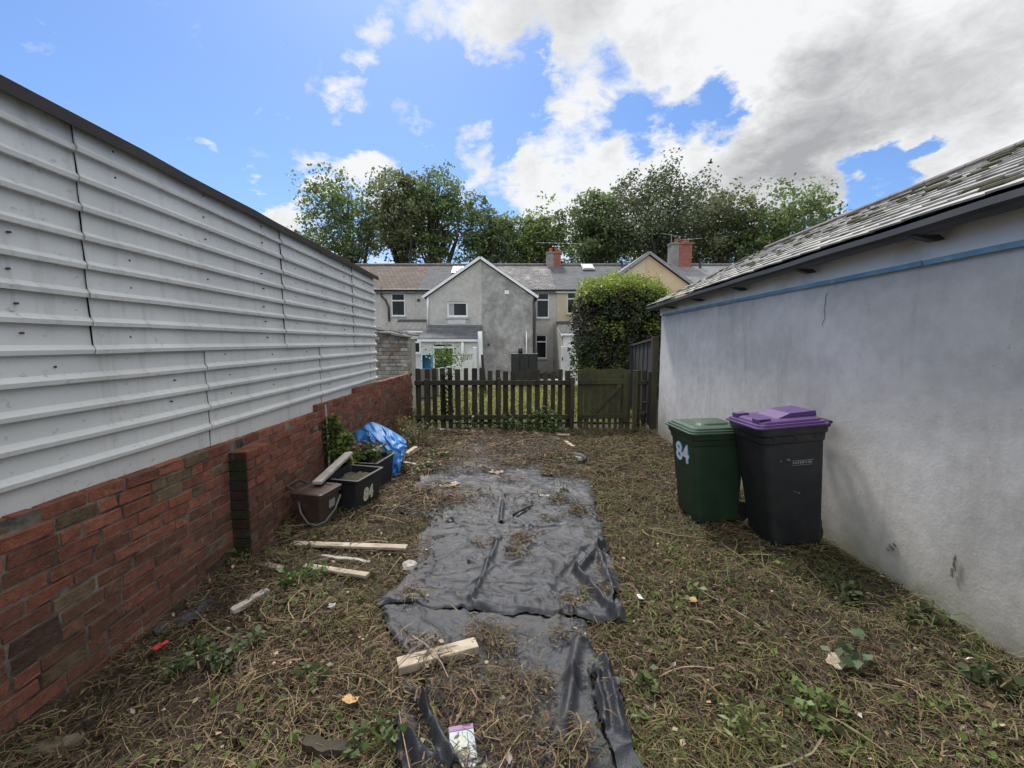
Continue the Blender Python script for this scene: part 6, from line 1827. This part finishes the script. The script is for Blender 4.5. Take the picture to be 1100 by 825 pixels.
# brambles along the bottom of the fence
def fence_growth():
    rng = np.random.default_rng(61)
    spec = [(462, 14, .30, 110, (.09, .09, .04), 'thin straggling weeds at the left end of the fence foot'),
            (505, 22, .30, 200, (.06, .08, .03), 'low dark weeds under the left half of the picket fence'),
            (545, 22, .38, 320, (.065, .10, .028), 'bramble leaves along the fence foot below the middle post'),
            (584, 24, .50, 520, (.07, .115, .028), 'thickest green bramble clump against the fence, left of the gate')]
    for k, (px, hw, h, n, c, lb) in enumerate(spec):
        P = []
        for i in range(n):
            x = px + rng.normal(0, hw * .5); y = FENCE_Y - .12 - abs(rng.normal(0, .16)); z = ZF + .03 + h * rng.random() ** 1.4 * math.exp(-((x - px) / hw) ** 2)
            P.append((on_fence(x).x, y, z))
        plant('bramble', lb, 'bramble', P, .065, c, None, seed=400 + k, loc=Vector((on_fence(px).x, FENCE_Y - .2, ZF)), group='growth along the fence foot')
    # dark ivy climbing a few pickets
    P = [(on_fence(480 + rng.normal(0, 3.5)).x, FENCE_Y - .02 + rng.normal(0, .02), ZF + rng.uniform(.2, 1.2)) for _ in range(260)]
    plant('ivy', 'dark ivy climbing two pickets left of the middle post', 'ivy', P, .06, (.02, .026, .012), None, seed=420, loc=Vector((on_fence(480).x, FENCE_Y, ZF)))
    P = [(on_fence(690 + rng.normal(0, 5)).x, FENCE_Y - .06 + rng.normal(0, .03), ZF + .45 * rng.random() ** 2) for _ in range(150)]
    plant('weed', 'dull weeds in the dark corner below the bent pipe', 'weed', P, .05, (.06, .065, .035), None, seed=421, loc=Vector((on_fence(690).x, FENCE_Y, ZF)))
fence_growth()
def ivy_on_wall():
    rng = np.random.default_rng(71)
    P = []
    ya, yb = 4.95, 5.75
    for i in range(1500):
        y = rng.uniform(ya, yb); f = (y - ya) / (yb - ya)
        ztop = .92 - .62 * f ** .8
        z = -.05 + (ztop + .05) * rng.random() ** .75
        P.append((XB(y) + .03 + .13 * rng.random() ** 1.3 * (1 - .25 * z), y, z))
    t = plant('ivy_bush', 'wedge of dark ivy growing up the brick wall behind the black boxes', 'ivy', P, .075, (.055, .085, .022), None, seed=430, loc=Vector((XB(5.4), 5.4, -.06)), up=.15)
    P2 = np.array(P); P2 = P2[(P2[:, 2] > .35)][:260] + np.array([.05, 0, .03])
    V, F, C = leaves_np(P2, .07, jitter_cols((.15, .2, .045), len(P2), .25, rng), up=.2, aspect=.6, rng=rng)
    mesh_np('young_leaves', V, F, M['leaf'], C, parent=t)
    mb = MB(); mb.tube([(XB(5) + .05, 5.0, -.05), (XB(5) + .06, 4.99, .5), (XB(5) + .05, 4.97, .98)], [.016, .014, .01], 7); mb.build('stem', M['grey_timber'], t)
ivy_on_wall()
# shrub and creeper beyond the fence
rngs = np.random.default_rng(81)
c = at(479, 384, 14.5)
P = rngs.normal(size=(700, 3)) * np.array([.28, .25, .20]) + np.array([c.x, 14.5, c.z])
plant('shrub', 'bright green shrub in front of the white lean-to window', 'shrub', P, .085, (.10, .17, .035), [[Vector((c.x, 14.5, zg(14.5))), Vector((c.x, 14.5, c.z - .2)), Vector((c.x + .1, 14.5, c.z))]], seed=440, loc=Vector((c.x, 14.5, zg(14.5))))
c = at(618, 388, 13.2)
P = rngs.normal(size=(420, 3)) * np.array([.10, .12, .34]) + np.array([c.x, 13.2, c.z])
plant('creeper', 'dark green creeper hanging between the white door and the hedge', 'creeper', P, .08, (.045, .075, .03), None, seed=441, loc=Vector((c.x, 13.2, zg(13.2))))

# ------------------------------------------------------------------ things along the brick wall
def food_caddy():
    c = G(345.5, 569); yaw = R(-14)
    v = Matrix.Rotation(yaw, 3, 'Z') @ Vector((.14, -.135, 0))
    t = thing('food_caddy', (c.x - v.x, c.y - v.y, c.z), 'small brown food waste caddy with its lid shut, against the brick wall', 'food caddy'); t.rotation_euler = (R(2), 0, yaw)
    mb = MB()
    mb.loft([rrect(0, 0, .115, .105, .03, .0), rrect(0, 0, .135, .125, .03, .02), rrect(0, 0, .158, .146, .03, .30), rrect(0, 0, .172, .160, .03, .302), rrect(0, 0, .174, .162, .03, .325), rrect(0, 0, .160, .148, .03, .325)])
    mb.box(-.11, -.06, -.158, -.145, .20, .285)
    mb.build('body', M['brown_plastic'], t, world=False)
    mb = MB()
    mb.loft([rrect(0, 0, .176, .166, .03, .328), rrect(0, 0, .178, .168, .03, .345), rrect(0, 0, .165, .155, .03, .352), rrect(0, 0, .12, .11, .03, .353), rrect(0, 0, .11, .10, .03, .345)])
    # lid handle sticking out at the left
    mb.tube([(-.17, -.10, .345), (-.25, -.09, .375), (-.26, 0, .38), (-.25, .09, .375), (-.17, .10, .345)], .013, 8)
    mb.build('lid', M['brown_plastic'], t, world=False)
    mb = MB()
    mb.tube([(-.06, -.170, .27), (-.02, -.20, .18), (.07, -.225, .10), (.15, -.22, .085), (.205, -.16, .10), (.215, -.02, .17), (.19, .10, .26)], .009, 8)
    mb.build('handle', M['grey_plastic'], t, world=False, smooth=True)
    mb = MB(); mb.quad((.1535, -.03, .17), (.1535, .06, .17), (.1595, .06, .25), (.1595, -.03, .25)); mb.build('sticker', M['label_grey'], t, world=False)
food_caddy()
def batten():
    A, B = at(341, 534, 4.13), at(375, 490, 4.95)
    A.z = max(A.z, .30)
    d = (B - A)
    side = d.cross(Vector((0, 0, 1))).normalized(); nn = side.cross(d).normalized()
    mb = MB(); mb.obox((A + B) / 2 + Vector((0, 0, .035)), d, side, nn, d.length / 2, .045, .016, ch=.003)
    tag(mb.build('batten', M['grey_timber']), 'grey weathered timber batten resting on the caddy lid and leaning over the black box', 'batten')
    mb = MB(); e = B + Vector((-.0, .02, .05)); mb.tube([e, e + Vector((.03, 0, -.12)), e + Vector((.05, .0, -.28))], [.013, .012, .01], 7)
    tag(mb.build('pale_stick', M['pale_timber'], smooth=True), 'short pale stick standing in the black box below the batten', 'stick')
batten()
def black_box(label, corner_px, yaw, lx, ly, h, number=False):
    c = G(*corner_px)
    v = Matrix.Rotation(yaw, 3, 'Z') @ Vector((lx / 2 * .9, -ly / 2 * .9, 0))
    t = thing('recycling_box', (c.x - v.x, c.y - v.y, c.z - .01), label, 'recycling box', 'black recycling boxes by the brick wall'); t.rotation_euler = (0, R(1), yaw)
    mb = MB(); a, b = lx / 2, ly / 2
    mb.loft([rrect(0, 0, a * .88, b * .9, .03, 0), rrect(0, 0, a * .9, b * .92, .03, .02), rrect(0, 0, a * .985, b * .985, .03, h * .86), rrect(0, 0, a, b, .03, h * .865), rrect(0, 0, a + .012, b + .012, .03, h * .98), rrect(0, 0, a + .018, b + .018, .03, h), rrect(0, 0, a - .012, b - .012, .025, h), rrect(0, 0, a * .88 - .012, b * .9 - .012, .02, .03)], cap=True)
    mb.build('body', M['black_plastic'], t, world=False)
    for s in (-1, 1):
        mb = MB(); mb.prism([(-.07, s * (b + .004), h * .84), (.07, s * (b + .004), h * .84), (.055, s * (b - .004), h * .70), (-.055, s * (b - .004), h * .70)], (0, s * .012, 0)); mb.build('hand_grip', M['black_plastic'], t, world=False)
    # earth and debris inside
    mb = MB(); n = 9
    rnd = random.Random(len(label))
    gx = np.linspace(-a + .03, a - .03, n); gy = np.linspace(-b + .03, b - .03, n)
    vs = [(x, y, h * .8 + rnd.uniform(-.02, .035)) for y in gy for x in gx]
    mb.add(vs, [tuple(f) for f in grid_faces(n, n)]); mb.build('soil', M['soil'], t, world=False, smooth=True)
    if number:
        # on the face towards +x
        f = .52
        x = a * .9 + (a * .985 - a * .9) * f + .004
        sl = Vector((a * .085, 0, h * .84)).normalized(); ux = Vector((0, 1, 0)); nn = ux.cross(sl)
        m = Matrix(((ux.x, sl.x, nn.x, x), (ux.y, sl.y, nn.y, -.03), (ux.z, sl.z, nn.z, h * .46), (0, 0, 0, 1)))
        place_text('84', .185, M['sticker_old'], t, m, 'house_number', .009)
    return t
black_box('black recycling box with a worn 84 on its side, nearest the caddy', (384, 553), R(-12), .40, .50, .375, True)
black_box('black recycling box heaped with debris and half covered by the blue tarpaulin', (404, 528), R(-8), .40, .52, .36)
# contents of the boxes
rngb = np.random.default_rng(91)
c = G(372, 535); 
P = np.array([(c.x - .02 + rngb.normal(0, .07), c.y + .28 + rngb.normal(0, .1), c.z + .33 + abs(rngb.normal(0, .06))) for _ in range(26)])
plant('seedling', 'young bright green plant sprouting from the nearer black box', 'plant', P, .10, (.15, .22, .035), [[Vector((c.x, c.y + .28, c.z + .28)), Vector((c.x, c.y + .29, c.z + .42))]], seed=450)
c = G(396, 524)
P = np.array([(c.x - .12 + rngb.normal(0, .10), c.y + .25 + rngb.normal(0, .14), c.z + .34 + abs(rngb.normal(0, .07))) for _ in range(420)])
t = plant('plant_debris', 'brown clippings and leaves heaped in the farther black box', 'plant debris', P, .06, (.15, .105, .07), None, seed=451)
P = np.array([(c.x + .02 + rngb.normal(0, .06), c.y + .1 + rngb.normal(0, .06), c.z + .36 + abs(rngb.normal(0, .07))) for _ in range(90)])
plant('box_plant', 'green leaves hanging over the rim of the farther black box', 'plant', P, .07, (.055, .10, .028), None, seed=452)

def tarp():
    rows = [[(383, 470, 6.35), (391, 466, 6.4), (402, 462, 6.45), (419, 470, 6.4), (432, 482, 6.3)],
            [(382, 464, 6.1), (391, 460, 6.15), (401, 454, 6.2), (420, 462, 6.15), (437, 474, 6.0)],
            [(381, 470, 5.95), (393, 464.5, 5.9), (404, 466, 5.9), (421, 473, 5.85), (437, 479, 5.85)],
            [(386, 479, 5.85), (398, 474, 5.75), (409, 480, 5.72), (421, 484, 5.68), (435, 487, 5.75)],
            [(396, 484, 5.8), (407, 484, 5.68), (414, 494, 5.6), (423, 497, 5.58), (433, 496, 5.66)],
            [(410, 488, 5.72), (415, 498, 5.62), (419, 505, 5.56), (425, 508, 5.55), (431, 505, 5.6)],
            [(417, 502, 5.66), (420, 507, 5.6), (422, 510, 5.57), (425, 512.5, 5.57), (428, 511, 5.58)]]
    A = np.array([[list(at(*p)) for p in r] for r in rows])
    nr, nc = A.shape[:2]
    def cr(P, t):
        n = len(P); i = min(int(t), n - 2); f = t - i
        p0, p1, p2, p3 = P[max(i - 1, 0)], P[i], P[i + 1], P[min(i + 2, n - 1)]
        return .5 * (2 * p1 + (p2 - p0) * f + (2 * p0 - 5 * p1 + 4 * p2 - p3) * f * f + (3 * p1 - p0 - 3 * p2 + p3) * f ** 3)
    U, Vn = 90, 70
    V = np.zeros((U, Vn, 3))
    for i in range(U):
        row = [cr(A[:, j], i / (U - 1) * (nr - 1)) for j in range(nc)]
        for j in range(Vn): V[i, j] = cr(row, j / (Vn - 1) * (nc - 1))
    u = np.linspace(0, 1, U)[:, None]; v = np.linspace(0, 1, Vn)[None, :]
    a = fbm(u * 3 + v * 2, v * 4.5 - u * 1.5, 501, 2); b = fbm(u * 6 - v * 4, v * 4 + u * 3, 505, 2)
    d = .12 * (np.abs(2 * a - 1)) - .03 + .06 * (1 - np.abs(2 * b - 1)) ** 5
    V[:, :, 1] -= d; V[:, :, 2] += .3 * d
    V[:, :, 0] += .03 * (fbm(u * 6, v * 6, 509) - .5)
    o = mesh_np('tarpaulin', V.reshape(-1, 3), grid_faces(U, Vn), M['tarp_blue'], smooth=True)
    s = o.modifiers.new('thick', 'SOLIDIFY'); s.thickness = .004
    tag(o, 'crumpled bright blue tarpaulin draped over the farther black box', 'tarpaulin')
tarp()

# ------------------------------------------------------------------ timber and litter on the ground
def plank(label, a, b, w, th, mat='pale_timber', lift=.03, liftb=None, name='plank', group='loose planks on the ground', roll=0.0, ragged=0):
    A, B = G(*a, lift + th / 2), G(*b, (liftb if liftb is not None else lift) + th / 2)
    d = B - A; side = d.cross(UP).normalized(); nn = side.cross(d).normalized()
    side = (side + nn * roll).normalized(); nn = side.cross(d).normalized()
    mb = MB()
    if ragged:
        n = 8; rnd = random.Random(ragged); rg = []
        for i in range(n + 1):
            f = i / n; k = rnd.uniform(.6, 1.1) * (1 if .1 < f < .9 else .6); c = A + d * f + side * rnd.uniform(-.01, .01)
            rg.append([c - side * w / 2 * k - nn * th / 2, c + side * w / 2 * k - nn * th / 2, c + side * w / 2 * k * .9 + nn * th / 2 * k, c - side * w / 2 * k * .8 + nn * th / 2])
        mb.loft(rg)
    else: mb.obox((A + B) / 2, d, side, nn, d.length / 2, w / 2, th / 2, ch=min(.003, th * .2))
    return tag(mb.build(name, M[mat]), label, 'plank', group)
plank('long thin pale plank lying across the ground in front of the caddy', (313, 584), (437, 588), .07, .022, lift=.04)
plank('short end of a broken pale plank beside the brick pier', (275, 605), (306, 611), .055, .02, lift=.035)
plank('whitish plank partly under straw, nearer than the long thin plank', (327, 608), (395, 618), .055, .022, lift=.04)
plank('split strip of old plank between the two pale planks', (345, 597), (398, 603), .04, .012, lift=.03, mat='grey_timber', ragged=4)
plank('short thick pale plank lying half on the nearest black sheet', (427, 716), (512, 693), .085, .045, lift=.03)
plank('rotten grey broken piece of wood in the grass beside the brick wall', (250, 657), (287, 634), .07, .03, mat='grey_timber', lift=.03, ragged=7)
plank('pale piece of rotten board in the near left corner', (28, 806), (88, 795), .08, .025, mat='rot_timber', lift=.03, ragged=9)
plank('long dirty board lying along the fence foot', (462, 461), (520, 464), .12, .04, lift=.03, ragged=12)
plank('short pale offcut of wood lying near the gate post', (607, 474), (616, 480), .07, .03, lift=.02)
plank('pale scrap of wood at the foot of the fence near the gate', (598, 467), (612, 467), .12, .02, lift=.02)
plank('dark rotten stick lying in the straw near the bottom edge, left of the black scrap', (325, 799), (378, 806), .06, .03, mat='moss_timber', lift=.03, ragged=15)
plank('broken pale timber beside the bottom of the blue tarpaulin', (433, 497), (447, 499), .06, .03, lift=.05, ragged=17)
plank('short log end behind the blue tarpaulin', (437, 488), (447, 481), .09, .06, lift=.06, ragged=18)

def carton():
    A = G(497, 806, .06)
    u = (G(512, 795) - G(483, 801)); u.z = 0; u.normalize(); v = Vector((-u.y, u.x, 0))
    hw, hl = .052, .105
    n = .03
    mb = MB()
    c = G(498, 809, .055); nn = Vector((.08, -.22, 1)).normalized(); u = (u - nn * u.dot(nn)).normalized(); v = nn.cross(u)
    mb.obox(c, u, v, nn, hw, hl, .008, ch=.002)
    t = thing('flattened_carton', c, 'flattened pale printed carton with a purple top band lying in the straw', 'carton')
    mb.build('card', M['carton_white'], t)
    def strip(name, mat, a0, a1, b0, b1, l=.0092):
        m = MB(); q = lambda a, b: c + u * hw * a + v * hl * b + nn * l
        m.prism([q(a0, b0), q(a1, b0), q(a1, b1), q(a0, b1)], nn * .001); m.build(name, M[mat], t)
    strip('purple_band', 'carton_purple', -.98, .98, .80, .985)
    strip('printed_line', 'ink', -.98, .98, -.36, -.30); strip('printed_line', 'ink', -.98, .98, -.62, -.56); strip('blue_band', 'carton_blue', -.98, .98, -.985, -.8)
    strip('printed_panel', 'carton_grey', -.75, .3, .05, .62); strip('printed_panel', 'carton_grey', -.7, -.1, -.52, -.42)
    strip('printed_line', 'ink', .42, .46, -.2, .7)
M['carton_grey'] = pmat('carton_grey', (0.38, 0.40, 0.33), (0.5, 0.52, 0.46), 60, 0.7)
carton()
def cup_lid():
    c = G(440, 608, .05)
    mb = MB(); rg = []
    nn = Vector((.1, -.25, 1)).normalized(); u = Vector((1, 0, -.1)).normalized(); v = nn.cross(u)
    for (r, h) in ((.052, 0), (.056, .006), (.052, .012), (.046, .01), (.042, .022), (.02, .024), (.012, .018)):
        rg.append([c + u * r * math.cos(a) * (1 + .1 * math.sin(3 * a)) + v * r * math.sin(a) + nn * h for a in [2 * math.pi * i / 24 for i in range(24)]])
    mb.loft(rg)
    tag(mb.build('cup_lid', M['stone'], smooth=True), 'pale grey crushed plastic cup lid at the left edge of the largest sheet', 'cup lid')
cup_lid()
def tray():
    c = G(603, 494, .03)
    mb = MB(); rg = []
    for (r, h) in ((.30, -.02), (.34, .0), (.35, .05), (.335, .05), (.325, .012), (.29, .004)):
        rg.append([c + Vector((r * math.cos(a) * 1.05, r * .75 * math.sin(a), h + .012 * math.sin(2 * a))) for a in [2 * math.pi * i / 40 for i in range(40)]])
    mb.loft(rg)
    tag(mb.build('black_tray', M['black_plastic'], smooth=True), 'round shallow black tray with moss in it, at the far end of the plastic', 'tray')
    rng = np.random.default_rng(3)
    P = np.array([(c.x + rng.normal(0, .13), c.y + rng.normal(0, .09), c.z + .02 + abs(rng.normal(0, .015))) for _ in range(160)])
    plant('moss_patch', 'olive green moss growing in the round black tray', 'moss', P, .05, (.10, .115, .03), None, seed=460)
tray()
def scrap(name, label, cat, px, py, r, mat, n=9, seed=0, lift=.045, curl=.3, asp=1.0, group=None):
    rnd = random.Random(seed); c = G(px, py, lift); a0 = rnd.uniform(0, 6.28)
    u = Vector((math.cos(a0), math.sin(a0), 0)); v = Vector((-u.y, u.x, 0))
    m = 7; pts = []
    for j in range(m):
        for i in range(m):
            a, b = i / (m - 1) * 2 - 1, j / (m - 1) * 2 - 1
            k = math.sqrt(max(0, 1 - .45 * b * b))
            pts.append(c + u * r * a * k * (1 + .15 * rnd.uniform(-1, 1)) + v * r * asp * b + UP * (r * curl * (a * a - .3 * b) + r * .08 * rnd.uniform(-1, 1)))
    mb = MB(); mb.add(pts, [tuple(f) for f in grid_faces(m, m)])
    o = mb.build(name, M[mat], smooth=True); s = o.modifiers.new('thick', 'SOLIDIFY'); s.thickness = .0015
    return tag(o, label, cat, group)
L_, S_ = 'dry leaves on the ground', 'pale scraps on the ground'
scrap('dead_leaf', 'orange dead leaf near the wall in the near left corner', 'leaf', 50, 776, .035, 'deadleaf', seed=1, asp=.6, group=L_)
scrap('dead_leaf', 'pinkish brown dead leaf in the straw left of the thick plank', 'leaf', 377, 752, .035, 'deadleaf', seed=2, asp=.7, group=L_)
scrap('dead_leaf', 'large curled brown leaf in the near right corner', 'leaf', 1052, 793, .05, 'pale_timber', seed=3, asp=.8, group=L_)
scrap('dead_leaf', 'small orange leaf in the grass right of the largest sheet', 'leaf', 744, 645, .028, 'deadleaf', seed=4, group=L_)
scrap('dead_leaf', 'pale curled leaf in the grass before the rendered wall', 'leaf', 897, 712, .06, 'pale_timber', seed=5, asp=.6, group=L_)
scrap('paper_scrap', 'small white paper scrap right of the folded sheet corner', 'paper', 688, 642, .03, 'paper', seed=6, asp=.5, group=S_)
scrap('paper_scrap', 'white flattened wrapper at the far end of the plastic', 'paper', 577, 467, .16, 'paper', seed=7, asp=.4, curl=.1, group=S_)
scrap('paper_scrap', 'white shred on the plastic beside the gate offcut', 'paper', 598, 473, .07, 'paper', seed=8, asp=.6, group=S_)
scrap('paper_scrap', 'white shred on the short upper sheet', 'paper', 585, 533, .06, 'paper', seed=9, asp=.4, group=S_)
scrap('paper_scrap', 'pale torn bark flake left of the upper sheet', 'bark', 482, 521, .13, 'pale_timber', seed=10, asp=.4, curl=.1, group=S_)
scrap('paper_scrap', 'pale flake in the brown debris above the upper sheet', 'bark', 533, 507, .10, 'pale_timber', seed=11, asp=.5, curl=.1, group=S_)
scrap('paper_scrap', 'pale flake in the straw beyond the upper sheet', 'bark', 588, 508, .08, 'pale_timber', seed=12, asp=.6, curl=.1, group=S_)
scrap('paper_scrap', 'tiny pale blue plastic shred below the lower plank', 'plastic', 356, 651, .022, 'carton_white', seed=13, group=S_)
scrap('dead_leaf', 'pink dry leaf on the folded corner of the largest sheet', 'leaf', 622, 646, .03, 'pale_timber', seed=14, group=L_)
def stick_on_sheet():
    A, B = G(551, 553, .05), G(572, 543, .055)
    mb = MB(); mb.tube([A, (A + B) / 2 + Vector((0, 0, .01)), B], [.011, .013, .01], 7)
    tag(mb.build('stick', M['black_timber'], smooth=True), 'thin dark stick lying on the short upper black sheet', 'stick')
stick_on_sheet()
def bird():
    c = at(763, 175, 24); t = thing('bird', c, 'tiny dark bird flying high in front of the clouds', 'bird')
    mb = MB(); mb.tube([c + Vector((-.14, 0, 0)), c + Vector((-.06, 0, .01)), c + Vector((.04, 0, .01)), c + Vector((.10, 0, .02)), c + Vector((.15, 0, .015))], [.01, .045, .05, .03, .006], 8); mb.build('body', M['rubber'], t, smooth=True)
    for s in (-1, 1):
        mb = MB(); mb.prism([c + Vector((.05, s * .03, .02)), c + Vector((-.05, s * .03, .02)), c + Vector((-.10, s * .25, .12)), c + Vector((-.02, s * .22, .11))], (0, 0, .008)); mb.build('wing', M['rubber'], t)
bird()
# ------------------------------------------------------------------ output look
SC.view_settings.view_transform = 'Standard'
SC.view_settings.look = 'None'
SC.view_settings.exposure = 0.74
SC.view_settings.gamma = 1.0
SC.view_settings.use_curve_mapping = False
SC.cycles.max_bounces = 6
SC.cycles.diffuse_bounces = 4
SC.cycles.use_denoising = True
